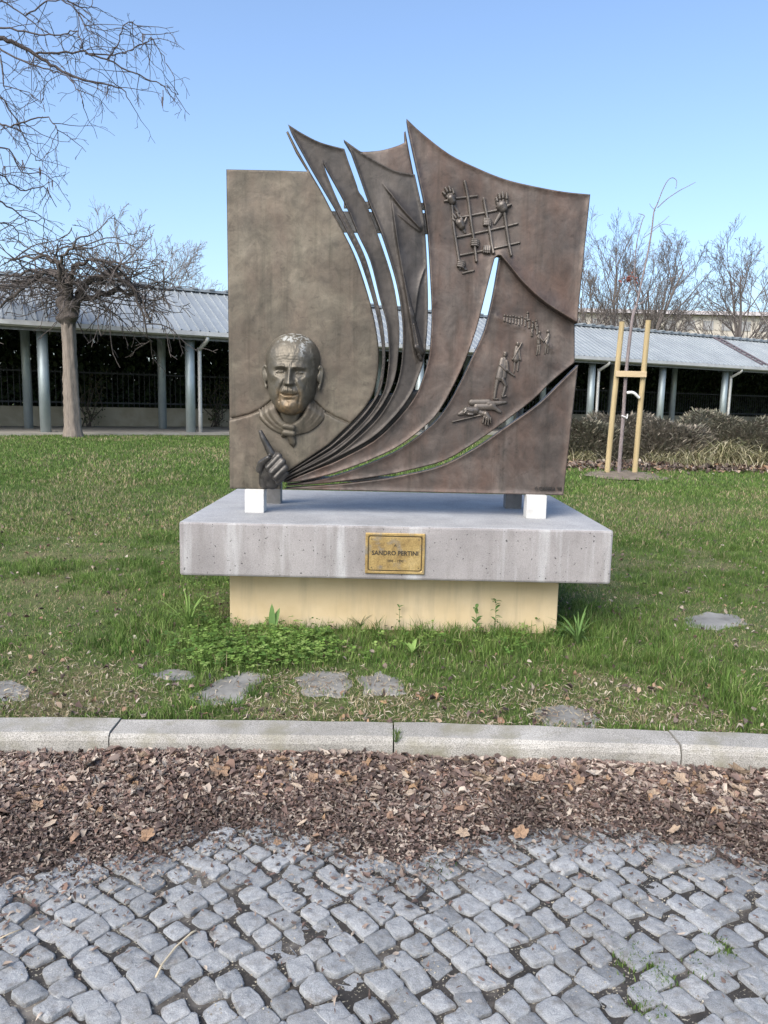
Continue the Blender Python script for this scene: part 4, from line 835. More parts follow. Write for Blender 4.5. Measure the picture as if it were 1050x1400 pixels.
# clover at the plinth foot
cl = [Gz(rng.normal(a, sa), rng.normal(b_, sb), .13) for a, b_, sa, sb, m_ in ((300, 892, 34, 13, 260), (380, 878, 34, 12, 300), (430, 893, 26, 11, 150), (345, 905, 30, 7, 120), (278, 840, 20, 22, 130), (700, 880, 40, 10, 60), (560, 880, 40, 8, 50)) for _ in range(m_)]
Vs, Fs, Cs = [], [], []; nv = 0
for g in cl:
    if not freeat(np.array([g[0]]), np.array([g[1]]), .0)[0]: continue
    h = rng.uniform(.03, .10); a0 = rng.uniform(0, 6.3); s = rng.uniform(.012, .024); zc = float(zl(g[0], g[1]))+h; c = np.array(GREEN[rng.integers(0, 5)])*rng.uniform(.9, 1.55)
    V = []; F = []
    for k in range(3):
        a = a0+k*2.094; ux, uy = math.cos(a), math.sin(a); i0 = len(V); dz = rng.uniform(-.3, .5)*s
        for (l_, m_) in ((0.05, 0), (.55, -.48), (1.0, -.36), (.9, 0), (1.0, .36), (.55, .48)): V.append((g[0]+(ux*l_-uy*m_)*s, g[1]+(uy*l_+ux*m_)*s, zc+dz*l_-abs(m_)*.3*s))
        F += [(i0, i0+1, i0+2), (i0, i0+2, i0+3), (i0, i0+3, i0+4), (i0, i0+4, i0+5)]
    i0 = len(V); V += [(g[0]-.0012, g[1], zc-h), (g[0]+.0012, g[1], zc-h), (g[0], g[1], zc)]; F.append((i0, i0+1, i0+2))
    push(np.array(V), np.array(F), np.tile(c, (len(V), 1)))
props(mk('clover', np.concatenate(Vs), np.concatenate(Fs), M_GRASS, cols=np.concatenate(Cs)), 'patch of clover growing at the foot of the yellow base', 'clover', kind='stuff')
# single weeds
def weed(px_, py_, label, leafs, name='weed', stem=None):
    g = Gz(px_, py_, .12); g[2] = float(zl(g[0], g[1])); r_ = thing(name, label, 'weed', tuple(g)); r_['group'] = 'weeds at the plinth foot'
    for (az, L, W_, el, bend, col) in leafs:
        ns = 6; V = []; F = []; p = np.array(g, float); e = R(el); ux, uy = math.cos(R(az)), math.sin(R(az))
        if stem: p = g+np.array((0, 0, rng.uniform(.15, 1.0)*stem))
        for i in range(ns+1):
            f = i/ns; wd = W_*(math.sin(math.pi*min(1, f*.92+.08))**.8)*.5; V += [p+np.array((-uy*wd, ux*wd, wd*.35)), p.copy(), p+np.array((uy*wd, -ux*wd, wd*.35))]
            p = p+np.array((ux*math.cos(e), uy*math.cos(e), math.sin(e)))*L/ns; e -= R(bend)/ns
        for i in range(ns):
            a = i*3; F += [(a, a+1, a+4, a+3), (a+1, a+2, a+5, a+4)]
        mk('leaf', np.array(V), F, M_WEED[col], r_, smooth=True)
    if stem: mk('stem', *tubevf([g, g+np.array((.004, 0, stem*.5)), g+np.array((0, 0, stem))], [.002, .0016, .001], 5), M_WEED[0], r_)
M_WEED = [simple('weed_green', [(.3, (.075, .145, .035)), (.7, (.10, .18, .05))], 20), simple('weed_light', [(.3, (.14, .23, .05)), (.7, (.19, .29, .08))], 20), simple('weed_dark', [(.3, (.045, .10, .025)), (.7, (.065, .13, .035))], 20)]
LF = lambda n, L, W_, el, bend, col: [(rng.uniform(0, 360), L*rng.uniform(.75, 1.15), W_*rng.uniform(.8, 1.2), el+rng.uniform(-15, 15), bend+rng.uniform(-20, 20), col) for _ in range(n)]
weed(372, 868, 'broad leaved dock plant with upright leaves before the yellow base', [(100, .20, .04, 84, 15, 0), (60, .18, .045, 76, 25, 0), (180, .17, .045, 40, 60, 1), (330, .15, .04, 50, 50, 0), (230, .14, .04, 35, 50, 1)])
weed(563, 893, 'bright yellow-green rosette of narrow leaves in the grass', LF(11, .11, .022, 60, 40, 1))
weed(492, 858, 'thin grassy weed sprig at the middle of the yellow base', LF(12, .12, .008, 70, 50, 0))
weed(545, 862, 'tall thin weed stem beside the rosette against the base', LF(8, .03, .014, 25, 30, 0), stem=.17)
weed(650, 870, 'tufted leafy weed with tall stem below the plaque side', LF(14, .05, .02, 30, 40, 0), stem=.20)
weed(676, 868, 'slender leafy weed with the highest stem on the base', LF(16, .045, .018, 30, 40, 0), stem=.24)
weed(765, 868, 'low round leaved weed at the base corner', LF(12, .09, .045, 40, 50, 2))
weed(790, 880, 'wide clump of arching grass blades right of the base', LF(26, .24, .010, 72, 70, 0))
weed(258, 862, 'tall pale grass clump left of the base', LF(24, .28, .009, 76, 60, 1))
weed(440, 866, 'low spreading weed with oval leaves among clover', LF(12, .08, .034, 40, 40, 0))
Vm, Fm, Cm = [], [], []
for a, b_, n in ((860, 1305, 260), (900, 1330, 200), (885, 1375, 160), (990, 1298, 120), (960, 1320, 60), (600, 1185, 60)):
    g = Gz(a, b_, 0); C = np.c_[rng.normal(g[0], .022, n), rng.normal(g[1], .03, n), np.full(n, -.006)]; Vm.append(C)
C = np.concatenate(Vm); V, F, c = blades(C, rng.uniform(.006, .018, len(C)), np.full(len(C), .004), rng.uniform(.2, 1, len(C)), pick(GREEN, len(C), .3, 12)*.8, 13)
props(mk('moss', V, F, M_GRASS, cols=c), 'green moss and tiny grass in the cobble joints', 'moss', kind='stuff')
# tuft growing out of the kerb joint
g = P(543, 1003, 3.045); C = np.c_[rng.normal(g[0], .006, 60), np.full(60, float(YK(g[0]))-.0)+rng.uniform(-.006, .06, 60), np.full(60, .10)+rng.uniform(0, .02, 60)]; V, F, c = blades(C, rng.uniform(.015, .035, 60), np.full(60, .004), rng.uniform(.3, 1, 60), pick(GREEN, 60, .3, 14)*.7, 15)
props(mk('moss', V, F, M_GRASS, cols=c), 'moss tuft wedged in the middle kerb joint', 'moss', kind='stuff')
# ---------------------------------------------------------------- long open shelter
O2 = np.array((-8.58, 19.5)); DD = np.array((.872, .489)); DD /= np.linalg.norm(DD); NN = np.array((-DD[1], DD[0])); SPC = 3.68
def Wt(t, p, z): q = O2+DD*t+NN*p; return np.array((q[0], q[1], z))
T0, T1 = -13.6, 41.0
FZ = .58
shel = thing('open_shelter', 'long open shelter with grey metal roof on round steel columns behind the lawn', 'shelter', tuple(Wt(0, 0, .5)))
def tbox(b, t0, t1, p0, p1, z0, z1):
    V = [Wt(t, p, z) for z in (z0, z1) for p in (p0, p1) for t in (t0, t1)]; return b.add(V, boxvf((0, 0, 0), (1, 1, 1))[1])
def galv():
    m, t, b = newmat('galvanised', .5, .45, .5); v = coord(t, 'Object', (1, 1, .5))
    c = ramp(t, noise(t, v, 3, 8, .6), [(.3, (.26, .31, .33)), (.6, (.36, .42, .43)), (.8, (.44, .48, .48))])
    t.links.new(c, b.inputs['Base Color']); return m
M_GALV = galv()
M_ROOF = simple('roof_sheet', [(.3, (.20, .225, .245)), (.55, (.245, .275, .295)), (.8, (.29, .315, .33))], 1.2, .55, .15, bs=.1, spec=.4)
M_GUT = simple('gutter_zinc', [(.3, (.38, .38, .37)), (.7, (.52, .52, .50))], 3, .5, .3)
M_CONC = simple('floor_concrete', [(.3, (.24, .225, .19)), (.7, (.34, .32, .275))], 3, .9)
M_WALLC = simple('low_wall_render', [(.3, (.24, .215, .15)), (.55, (.34, .31, .235)), (.8, (.42, .385, .30))], 1.6, .9, dist=.5)
EP, EZ, RP, RZ, BP, BZ = -.38, 3.27, 2.4, 4.68, 5.2, 3.3
V = []; F = []; ts = []; t = T0
while t < T1: ts += [(t, 0), (t+.19, 0), (t+.205, .038), (t+.235, .038)]; t += .25
ts.append((T1, 0)); n = len(ts)
for (p, z) in ((EP, EZ), (RP, RZ), (BP, BZ)):
    for (t, dz) in ts: V.append(Wt(t, p, z+dz))
for r_ in range(2): F += [(r_*n+i, r_*n+i+1, (r_+1)*n+i+1, (r_+1)*n+i) for i in range(n-1)]
mk('roof_sheet', V, F, M_ROOF, shel)
b = B(); tbox(b, T0, T1, RP-.16, RP+.16, RZ-.01, RZ+.06); 
for k in range(int((T1-T0)/.5)): tbox(b, T0+k*.5, T0+k*.5+.16, RP-.2, RP+.2, RZ+.055, RZ+.10)
b.mk('ridge_cap', M_ROOF, shel)
b = B(); prof = [(EP-.16, EZ+.0), (EP-.17, EZ-.11), (EP-.10, EZ-.15), (EP-.02, EZ-.11), (EP-.0, EZ-.02)]
V = [Wt(t, p, z) for t in (T0, T1) for p, z in prof]; mk('gutter', V, [(i, i+1, i+6, i+5) for i in range(4)], M_GUT, shel)
b = B(); tbox(b, T0, T1, EP+.03, EP+.10, EZ-.22, EZ-.03); tbox(b, T0, T1, -.09, .09, EZ-.12, EZ+.1); tbox(b, T0, T1, RP-.08, RP+.08, RZ-.3, RZ-.08); b.mk('eaves_beam', M_STEEL, shel)
b = B(); tbox(b, T0, T1, -.34, 4.3, .30, FZ); b.mk('floor_slab', M_CONC, shel)
tubs = [(0, .0), (0, 1)]
c0 = None
for i in range(-3, 12):
    for p, zt, r_ in ((0.0, EZ-.1, .13), (2.4, RZ-.25, .12)):
        t = i*SPC+(.0 if p == 0 else -.2)
        if t > T1-1: continue
        V, F = tubevf([Wt(t, p, .45), Wt(t, p, zt)], r_, 18); mk('column', V, F, M_GALV, shel, smooth=False).data.polygons.foreach_set('use_smooth', [True]*18+[False]*2)
for i in (1, 3, 5, 7, 9):
    t = i*SPC+.24; pts = [Wt(t+.12, EP-.08, EZ-.14), Wt(t+.10, EP-.06, EZ-.24), Wt(t, -.12, EZ-.45), Wt(t, -.10, EZ-.6), Wt(t, -.10, .46)]
    mk('downpipe', *tubevf(crom(pts, 4), .055, 10), M_GUT, shel, smooth=True)
# ladder-like walkway up the roof
u = lambda t, p, lift: Wt(t, p, EZ+(RZ-EZ)*(p-EP)/(RP-EP)+lift)
M_RUST = simple('dark_rust', [(.3, (.09, .075, .085)), (.7, (.15, .125, .14))], 8, .7, .2)
lad = thing('roof_ladder', 'dark metal ladder laid up the shelter roof slope', 'ladder', tuple(u(27.9, 0, .05)))
for dt in (0, .4): mk('rail', *tubevf([u(27.7+dt, EP+.1, .07), u(27.7+dt, RP-.1, .07)], .03, 6), M_RUST, lad)
for k in range(10): p = EP+.25+k*.26; mk('rung', *tubevf([u(27.7, p, .07), u(28.1, p, .07)], .025, 6), M_RUST, lad)

# low wall, railing, hedge behind the shelter
b = B(); tbox(b, T0, T1, 4.3, 4.55, .4, 1.17)
wl = mk('low_wall', *b.vf(), M_WALLC, loc=tuple(Wt(0, 4.4, .4))); props(wl, 'low beige rendered wall at the back of the shelter', 'wall')
fen = thing('railing_fence', 'dark metal picket railing standing on the low beige wall', 'fence', tuple(Wt(0, 4.42, 1.17)))
M_IRON = simple('painted_iron', [(.3, (.035, .04, .042)), (.7, (.06, .065, .068))], 6, .6, .3)
for z in (1.28, 2.2): b = B(); tbox(b, T0, T1, 4.40, 4.44, z, z+.05); b.mk('rail', M_IRON, fen)
me = None
for k in range(int((T1-T0)/.165)):
    t = T0+k*.165
    if (t > 11.5 and t < 15) or t < -8: continue
    if me is None:
        o = mk('picket', *tubevf([(0, 0, 0), (0, 0, 1.15)], .014, 6), M_IRON, None); me = o.data; o.parent = fen
    else: o = bpy.data.objects.new('picket', me); COL.objects.link(o); o.parent = fen
    o.location = tuple(Wt(t, 4.42, 1.165)-org(fen))
M_HEDGE = attrmat('hedge_leaf', .6, .3, .15)
n = 110000; t = rng.uniform(T0, T1, n); p = rng.uniform(4.7, 6.6, n); z = .5+rng.random(n)*3.5; q = O2[None]+DD[None]*t[:, None]+NN[None]*p[:, None]
k = (vn(t, z, 1.1, 60)*.6+vn(t, z, 3, 61)*.4+.22*(z < 1.5) > .20); q, z, t = q[k], z[k], t[k]; n = len(z); s = rng.uniform(.13, .27, n)
V, F, c = leaves(n, np.c_[q, z], s, s*rng.uniform(.45, .8, n), pick([(.020, .040, .014), (.030, .055, .018), (.014, .028, .012), (.04, .06, .02)], n), 1.2, .3, 16)
hedge = thing('hedge', 'dark evergreen hedge behind the railing of the shelter', 'hedge', tuple(Wt(0, 5.6, .4)))
props(mk('foliage', V, F, M_HEDGE, hedge, cols=c), kind='stuff')
b = B()
for k in range(52):
    t = T0+k*1.05+rng.uniform(-.3, .3); p = rng.uniform(5, 6.2); pts = [Wt(t, p, .4), Wt(t+rng.normal(0, .1), p, 1.6), Wt(t+rng.normal(0, .3), p+rng.normal(0, .2), 3.2)]; b.tube(pts, [.05, .04, .02], 6)
b.mk('stems', simple('hedge_stem', [(.3, (.05, .04, .03)), (.7, (.09, .075, .06))], 5), hedge)
# creeping bushes growing up inside the shelter
for (t0, nn, lab) in ((-2.6, 5, 'thin bare climbing stems beside the column at the low wall'), (1.6, 7, 'leggy bush on the low wall beyond the pollarded tree'), (5.6, 9, 'scrubby bush leaning on the low wall beside the downpipe')):
    r_ = thing('scrub_bush', lab, 'bush', tuple(Wt(t0, 3.9, FZ))); b = B(); C = []
    for k in range(nn):
        p0 = Wt(t0+rng.normal(0, .15), 3.95, FZ); pts = [p0]
        for s in range(5): p0 = p0+np.array((rng.normal(0, .14), rng.normal(0, .06), rng.uniform(.2, .36))); pts.append(p0); C.append(p0)
        b.tube(pts, np.linspace(.022, .006, 6), 5)
    b.mk('stems', simple('scrub_stem', [(.3, (.05, .042, .034)), (.7, (.10, .085, .07))], 5), r_)
    C = np.repeat(np.array(C), 9, 0)+rng.normal(0, .10, (len(C)*9, 3)); s = rng.uniform(.05, .1, len(C)); V, F, c = leaves(len(C), C, s, s*.5, pick([(.04, .06, .02), (.06, .08, .03), (.09, .08, .04)], len(C)), 1, .3, 17)
    props(mk('foliage', V, F, M_HEDGE, r_, cols=c), kind='stuff')

# ---------------------------------------------------------------- bare trees
class Br:
    def __init__(s, seed): s.V = []; s.F = []; s.n = 0; s.r = np.random.default_rng(seed)
    def tube(s, pts, rad, n):
        p_ = np.asarray(pts); k = len(p_); t = np.gradient(p_, axis=0); t /= np.linalg.norm(t, axis=1)[:, None]+1e-12
        ref = np.zeros(3); ref[np.argmin(np.abs(t).sum(0))] = 1; u_ = np.cross(t, ref); u_ /= np.linalg.norm(u_, axis=1)[:, None]+1e-12; v_ = np.cross(t, u_); q = 2*math.pi*np.arange(n)/n
        V = (p_[:, None]+np.asarray(rad)[:, None, None]*(np.cos(q)[None, :, None]*u_[:, None]+np.sin(q)[None, :, None]*v_[:, None])).reshape(-1, 3)
        F = [(i*n+j, i*n+(j+1) % n, (i+1)*n+(j+1) % n, (i+1)*n+j) for i in range(k-1) for j in range(n)]; s.V.append(V); s.F += [tuple(i+s.n for i in f) for f in F]; s.n += len(V)
    def grow(s, p, d, L, r_, lev, P_):
        """one wandering branch with its side shoots; P_ = dict of per-level lists"""
        k = P_['seg'][lev]; q = [np.array(p, float)]; d = np.array(d, float); d /= np.linalg.norm(d); dirs = [d]
        for i in range(k):
            d = d+s.r.normal(0, P_['wob'][lev], 3)+np.array((0, 0, P_['up'][lev])); d /= np.linalg.norm(d); q.append(q[-1]+d*L/k); dirs.append(d)
        rad = np.linspace(r_, max(r_*P_['tap'][lev], P_['rmin']), k+1); s.tube(q, rad, P_['sides'][lev])
        if lev+1 >= len(P_['seg']): return
        for c_ in range(P_['kids'][lev]):
            f = P_['from'][lev]+(1-P_['from'][lev])*(c_+s.r.random())/P_['kids'][lev]; i = min(int(f*k), k-1); g = f*k-i
            pp = q[i]+(q[i+1]-q[i])*g; dd = dirs[min(i+1, k)]; ax = s.r.normal(0, 1, 3); ax -= dd*np.dot(ax, dd); ax /= np.linalg.norm(ax)
            an = R(P_['ang'][lev])*s.r.uniform(.7, 1.3); nd = dd*math.cos(an)+ax*math.sin(an)
            s.grow(pp, nd, L*P_['len'][lev]*s.r.uniform(.65, 1.2)*(1.15-.5*f*P_.get('short', 1)), max(rad[i]*P_['rr'][lev], P_['rmin']), lev+1, P_)
    def mk(s, name, mat, parent): return mk(name, np.concatenate(s.V), s.F, mat, parent, smooth=True)
def barkmat(name, c1, c2, sc_=(6, 6, 1.2)): return simple(name, [(.3, c1), (.7, c2)], 5, .9, bs=.7, bscale=12, bd=.03, sc_=sc_)
M_BG = barkmat('grey_twig', (.17, .155, .15), (.26, .245, .235)); M_BD = barkmat('dark_twig', (.10, .087, .08), (.17, .152, .142)); M_BB = barkmat('brown_twig', (.10, .085, .075), (.17, .15, .135))
UPR = dict(seg=[9, 7, 5, 4, 3], wob=[.04, .06, .08, .10, .12], up=[.02, .06, .05, .04, .03], tap=[.25, .3, .3, .4, .6], rmin=.012, sides=[8, 6, 4, 3, 3], kids=[13, 7, 4, 2], ang=[40, 34, 34, 34], len=[.6, .48, .5, .55], rr=[.5, .5, .5, .6])
UPR['from'] = [.16, .18, .2, .2]
def bgtree(px_, py_top, Y, label, mat, seed, kids=16, spread=42, trunks=1, rm=.012, L0=.5, hs=.78):
    x = P(px_, 500, Y)[0]; zt = P(px_, py_top, Y)[2]; zb = float(zl(x, Y)); H = zt-zb
    o = thing('bare_tree', label, 'tree', (x, Y, zb), 'bare trees beyond the shelter'); q = dict(UPR); q['from'] = [.28, .25, .2, .2]; q['kids'] = [kids-2, 7, 5, 3]; q['ang'] = [spread*.85, 34, 32, 30]; q['rmin'] = rm*.68; q['len'] = [L0, .5, .5, .55]
    tb = Br(seed); 
    for k in range(trunks):
        b = Br(seed+k*7); d = (b.r.normal(0, .12)*(trunks > 1), b.r.normal(0, .12)*(trunks > 1), 1); st = len(b.V); b.grow((x+b.r.normal(0, .25)*(trunks > 1), Y, zb-.1), d, H*hs, .012*H+.03, 0, q)
        mk('trunk', b.V[0], [f for f in b.F if max(f) < len(b.V[0])], mat, o, smooth=True)
        n0 = len(b.V[0]); V = np.concatenate(b.V[1:]); mk('crown', V, [tuple(i-n0 for i in f) for f in b.F if min(f) >= n0], mat, o, smooth=True)
bgtree(178, 297, 46, 'pale grey bare tree with fanned crown above the shelter roof', M_BG, 11, 17, 52, 1, .013, .50, .80)
bgtree(222, 312, 48, 'smaller pale bare tree joined to its taller twin behind the roof', M_BG, 12, 15, 52, 1, .013, .50, .80)
bgtree(842, 292, 50, 'tall slim bare tree with fine twigs between sculpture and sapling', M_BD, 13, 18, 36, 2, .011)
bgtree(812, 352, 47, 'low bare tree with open twigs behind the sculpture edge', M_BB, 14, 13, 50, 2, .011)
bgtree(878, 340, 53, 'slender bare tree with fine upright twigs behind the staked sapling', M_BB, 19, 14, 38, 2, .011)
bgtree(932, 400, 52, 'low bushy bare tree in front of the distant pale building', M_BD, 15, 12, 55, 2, .011)
bgtree(1012, 308, 46, 'large spreading bare tree with dark limbs above the roof ladder', M_BD, 16, 14, 50, 2, .012)
bgtree(1062, 330, 44, 'dark bare tree cut by the roof end beside the large spreading one', M_BD, 17, 13, 46, 1, .012)

# distant building
bd = thing('distant_building', 'long pale building with rows of windows far behind the trees', 'building', (60, 130, .5))
M_BW = simple('pale_wall', [(.3, (.40, .37, .32)), (.7, (.50, .47, .42))], .2, .9, bs=0); M_BWIN = simple('window_band', [(.3, (.24, .24, .245)), (.7, (.32, .32, .32))], .6, .4, bs=0); M_BRF = simple('tile_roof', [(.3, (.40, .36, .33)), (.7, (.46, .42, .38))], .5, .9, bs=0)
zt = P(960, 431, 130)[2]; x0, x1 = P(770, 430, 130)[0], P(1180, 430, 130)[0]
B().box((x0, 130, .3), (x1, 144, zt)).mk('wall', M_BW, bd)
B().add([(x0-1, 129, zt), (x1+1, 129, zt), (x1+1, 137, zt+1.6), (x0-1, 137, zt+1.6), (x0-1, 145, zt), (x1+1, 145, zt)], [(0, 1, 2, 3), (3, 2, 5, 4), (0, 3, 4), (1, 5, 2)]).mk('roof', M_BRF, bd)
for f in range(4):
    for k in range(15):
        xx = x0+1.5+k*(x1-x0-3)/15; z = zt-3.0*(f+1)+.6; B().box((xx, 129.9, z), (xx+1.7, 130.05, z+1.5)).mk('window', M_BWIN, bd)

# pollarded weeping tree
M_BARK = barkmat('pollard_bark', (.15, .125, .105), (.27, .235, .20), (7, 7, .9)); M_PB = barkmat('pollard_branch', (.055, .046, .042), (.115, .10, .09))
TY = 18.5; tp = P(100, 598, TY); tp[2] = float(zl(tp[0], TY))
mul = thing('pollarded_tree', 'gnarled pollarded tree with drooping bare twigs before the shelter', 'tree', tuple(tp))
hp = P(93, 437, TY)
fs = np.linspace(0, 1, 40); rr_ = np.interp(fs, [0, .04, .1, .4, .75, 1], [.25, .215, .185, .165, .152, .16]); V, F = tubevf([tp+(hp-tp)*f-np.array((0, 0, .08*(f == 0))) for f in fs], rr_, 22); q_ = np.tile(np.arange(22), 40); V[:, :2] += (V[:, :2]-np.repeat([(tp+(hp-tp)*f)[:2] for f in fs], 22, 0))*(.10*np.sin(q_*2.1+np.repeat(fs, 22)*5)+rng.normal(0, .035, len(V)))[:, None]; mk('trunk', V, F, M_BARK, mul, smooth=True)
b = B(); b.add(*ellipsoid(hp+np.array((-.05, 0, .02)), (.24, .22, .13))); b.add(*ellipsoid(hp+np.array((.12, -.08, .06)), (.16, .16, .11))); b.add(*capsule(hp+np.array((0, 0, -.15)), hp, .155, .2)); b.add(*ellipsoid(hp+np.array((.04, 0, .22)), (.24, .22, .24))); b.add(*ellipsoid(hp+np.array((-.1, .05, .38)), (.2, .2, .18))); b.add(*ellipsoid(hp+np.array((.16, -.1, .34)), (.18, .18, .16)))
kn = remesh('pollard_head', b, .035, M_PB, mul, 2)
limbs = [[(95, 432), (85, 405), (60, 382), (20, 378), (-30, 388), (-70, 405)], [(95, 432), (90, 400), (70, 370), (35, 362), (-10, 368)], [(98, 430), (115, 410), (140, 400), (165, 398), (190, 410), (200, 440)], [(100, 425), (118, 388), (150, 376), (175, 388), (195, 412), (205, 455)], [(97, 425), (100, 385), (115, 365), (145, 362), (180, 372)], [(95, 425), (85, 385), (60, 372), (30, 392), (5, 412), (-15, 430)], [(97, 425), (92, 385), (75, 358), (50, 350), (15, 352)], [(99, 428), (110, 395), (128, 380), (160, 372), (182, 388), (190, 420)], [(97, 428), (100, 400), (98, 380), (105, 360), (130, 345)]]
tw = Br(31); PD = dict(seg=[8, 6, 5], wob=[.20, .22, .2], up=[-.01, -.09, -.10], tap=[.4, .4, .5], rmin=.0075, sides=[5, 4, 3], kids=[3, 2, 0], ang=[45, 40, 40], len=[.55, .5, .5], rr=[.6, .6, .6]); PD['from'] = [.1, .15, .2]
for li, L in enumerate(limbs):
    dy = tw.r.uniform(-1.3, 1.3); q = crom(np.array(L, float), 4); m_ = len(q)
    pts = np.array([P(a, c_, TY)+np.array((0, dy*(i/m_)**.8, 0)) for i, (a, c_) in enumerate(q)])+tw.r.normal(0, .03, (m_, 3)); rad = np.linspace(.095, .022, m_)*tw.r.uniform(.7, 1.1)
    mk('limb', *tubevf(pts, rad, 8), M_PB, mul, smooth=True)
    for i in range(2, m_):
        for _ in range(1):
            d = np.array((tw.r.normal(.0, .9)+np.sign(L[-1][0]-95)*.5, tw.r.normal(0, .9), tw.r.uniform(-.5, .45))); tw.grow(pts[i], d, tw.r.uniform(.6, 1.9), .018, 0, PD)
tw.mk('crown', M_PB, mul)

# overhanging tree, its trunk outside the view on the left
OY = 7.2; M_TW = barkmat('overhang_twig', (.055, .045, .045), (.10, .085, .082))
ot = thing('overhanging_tree', 'bare tree with fine drooping catkin twigs reaching in over the lawn', 'tree', (-6.3, 7.6, .12))
tr_pts = [np.array((-6.3, 7.6, .0)), np.array((-6.25, 7.55, 1.6)), np.array((-6.1, 7.5, 3.2)), np.array((-5.9, 7.4, 4.6)), np.array((-5.8, 7.3, 6.4)), np.array((-5.9, 7.2, 8.4))]
mk('trunk', *tubevf(crom(tr_pts, 4), np.linspace(.19, .05, 21), 12), M_BARK, ot, smooth=True)
OL = [[(0, 52), (22, 60), (46, 73), (70, 88), (100, 104), (134, 113), (166, 122), (180, 142)], [(46, 73), (80, 72), (116, 72), (146, 82), (183, 99), (213, 113), (227, 118), (243, 130)], [(116, 72), (152, 75), (175, 70), (195, 61), (207, 52), (216, 66), (228, 89)], [(146, 82), (160, 62), (168, 38), (180, 30), (194, 44)], [(-5, 36), (33, 43), (60, 47), (88, 47), (104, 43), (112, 62), (113, 72)], [(-10, -12), (3, 1), (33, 20), (52, 37), (66, 45)], [(35, 20), (60, 5), (90, 2), (108, 20), (118, 40), (130, 45)],
      [(-8, 118), (0, 131), (18, 158), (33, 189), (46, 213), (50, 220)], [(-10, 232), (0, 238), (27, 259), (58, 256), (76, 283)], [(0, 76), (4, 100), (6, 116), (33, 125), (58, 140)], [(-10, 160), (8, 172), (30, 168), (58, 160), (76, 172), (78, 190)], [(-12, 60), (20, 78), (60, 94), (85, 100), (105, 120), (115, 142)], [(-10, 270), (15, 285), (40, 300), (62, 300)], [(-10, 200), (12, 205), (30, 235), (60, 238), (76, 250)], [(-15, 300), (5, 305), (25, 318), (20, 340)], [(75, -8), (100, 5), (120, 10), (130, -2)]]
PT = dict(seg=[5, 4, 3], wob=[.20, .24, .28], up=[-.07, -.14, -.2], tap=[.5, .6, .7], rmin=.0019, sides=[4, 3, 3], kids=[2, 1, 0], ang=[45, 50, 40], len=[.55, .5, .5], rr=[.6, .7, .7]); PT['from'] = [.15, .2, .2]
tw = Br(41); catk = B(); first = None
for li, L in enumerate(OL):
    q = crom(np.array(L, float), 4); m_ = len(q); dy = tw.r.uniform(-.5, .5) if li not in (0, 1, 2, 3) else 0.; Yb = OY+(tw.r.uniform(-.9, .9) if li > 3 else 0)
    pts = np.array([P(a, c_, Yb+dy*i/m_) for i, (a, c_) in enumerate(q)])+tw.r.normal(0, .006, (m_, 3))
    r0 = {0: .021, 1: .013}.get(li, .0085)
    if L[0][0] <= 3:                    # carry the limb back to the trunk
        j = min(4, max(1, int(round((pts[0][2]-.5)/1.5)))); a0 = tr_pts[j]-np.array((0, 0, .25)); mid = (a0+pts[0])/2+np.array((0, 0, .12)); pts = np.vstack([a0, mid, pts]); rad = np.concatenate([[r0*1.9, r0*1.4], np.linspace(r0, .0028, m_)])
    else: rad = np.linspace(r0*.8, .0028, m_)
    mk('limb', *tubevf(pts, rad, 6), M_TW, ot, smooth=True)
    for i in range(3, len(pts)):
        for _ in range(1 if tw.r.random() < .6 else 0):
            d = np.array((tw.r.normal(.25, .7), tw.r.normal(0, .7), tw.r.uniform(-.9, .35))); tw.grow(pts[i], d, tw.r.uniform(.18, .48), .0036, 0, PT)
            if tw.r.random() < .06:
                p0 = pts[i]+tw.r.normal(0, .05, 3); 
                for _ in range(3): e = p0+tw.r.normal(0, .02, 3); catk.add(*capsule(e, e+np.array((tw.r.normal(0, .015), 0, -tw.r.uniform(.04, .10))), .004, .003, 5))
tw.mk('twigs', M_TW, ot); props(catk.mk('catkins', simple('catkin', [(.3, (.075, .055, .05)), (.7, (.12, .088, .075))], 9), ot), kind='stuff')

# ---------------------------------------------------------------- staked sapling
SYY = 13.3; sg_ = P(846, 655, SYY); SZ = float(zl(sg_[0], SYY)); M_STAKE = simple('stake_wood', [(.3, (.30, .23, .12)), (.55, (.38, .30, .165)), (.8, (.44, .36, .21))], 3, .8, sc_=(8, 8, .7), bs=.3)
stk = thing('tree_stakes', 'pair of round wooden stakes with a cross rail tied to the sapling', 'stakes', (sg_[0], SYY, SZ))
for (a, b_, c_, d_) in ((828.5, 654, 850.5, 440), (866, 658, 886.5, 438)):
    V, F = tubevf([P(a, b_+8, SYY), P((a+c_)/2, (b_+d_)/2, SYY), P(c_, d_, SYY)], [.048, .046, .045], 12); mk('stake', V, F, M_STAKE, stk, smooth=False)
q = P(842, 511, SYY-.09), P(884, 511.5, SYY-.09); o = B().box((q[0][0], SYY-.10, q[0][2]-.05), (q[1][0], SYY-.06, q[0][2]+.05)).mk('cross_rail', simple('rail_wood', [(.3, (.42, .32, .19)), (.7, (.50, .40, .26))], 3, .8, sc_=(1, 8, 8)), stk); bev(o, .006)
mk('tie_strap', *tubevf(crom([P(857, 537, SYY-.05), P(866, 537, SYY-.08), P(874, 544, SYY-.06)], 4), .024, 6), simple('white_strap', [(.3, (.62, .62, .62)), (.7, (.74, .74, .74))], 3), stk)
mk('tie_wire', *tubevf(crom([P(850, 568, SYY-.04), P(855, 570, SYY-.06), P(858, 566, SYY-.04), P(862, 500, SYY)], 4)[:9], .012, 5), simple('grey_strap', [(.3, (.5, .5, .5)), (.7, (.6, .6, .6))], 3), stk)
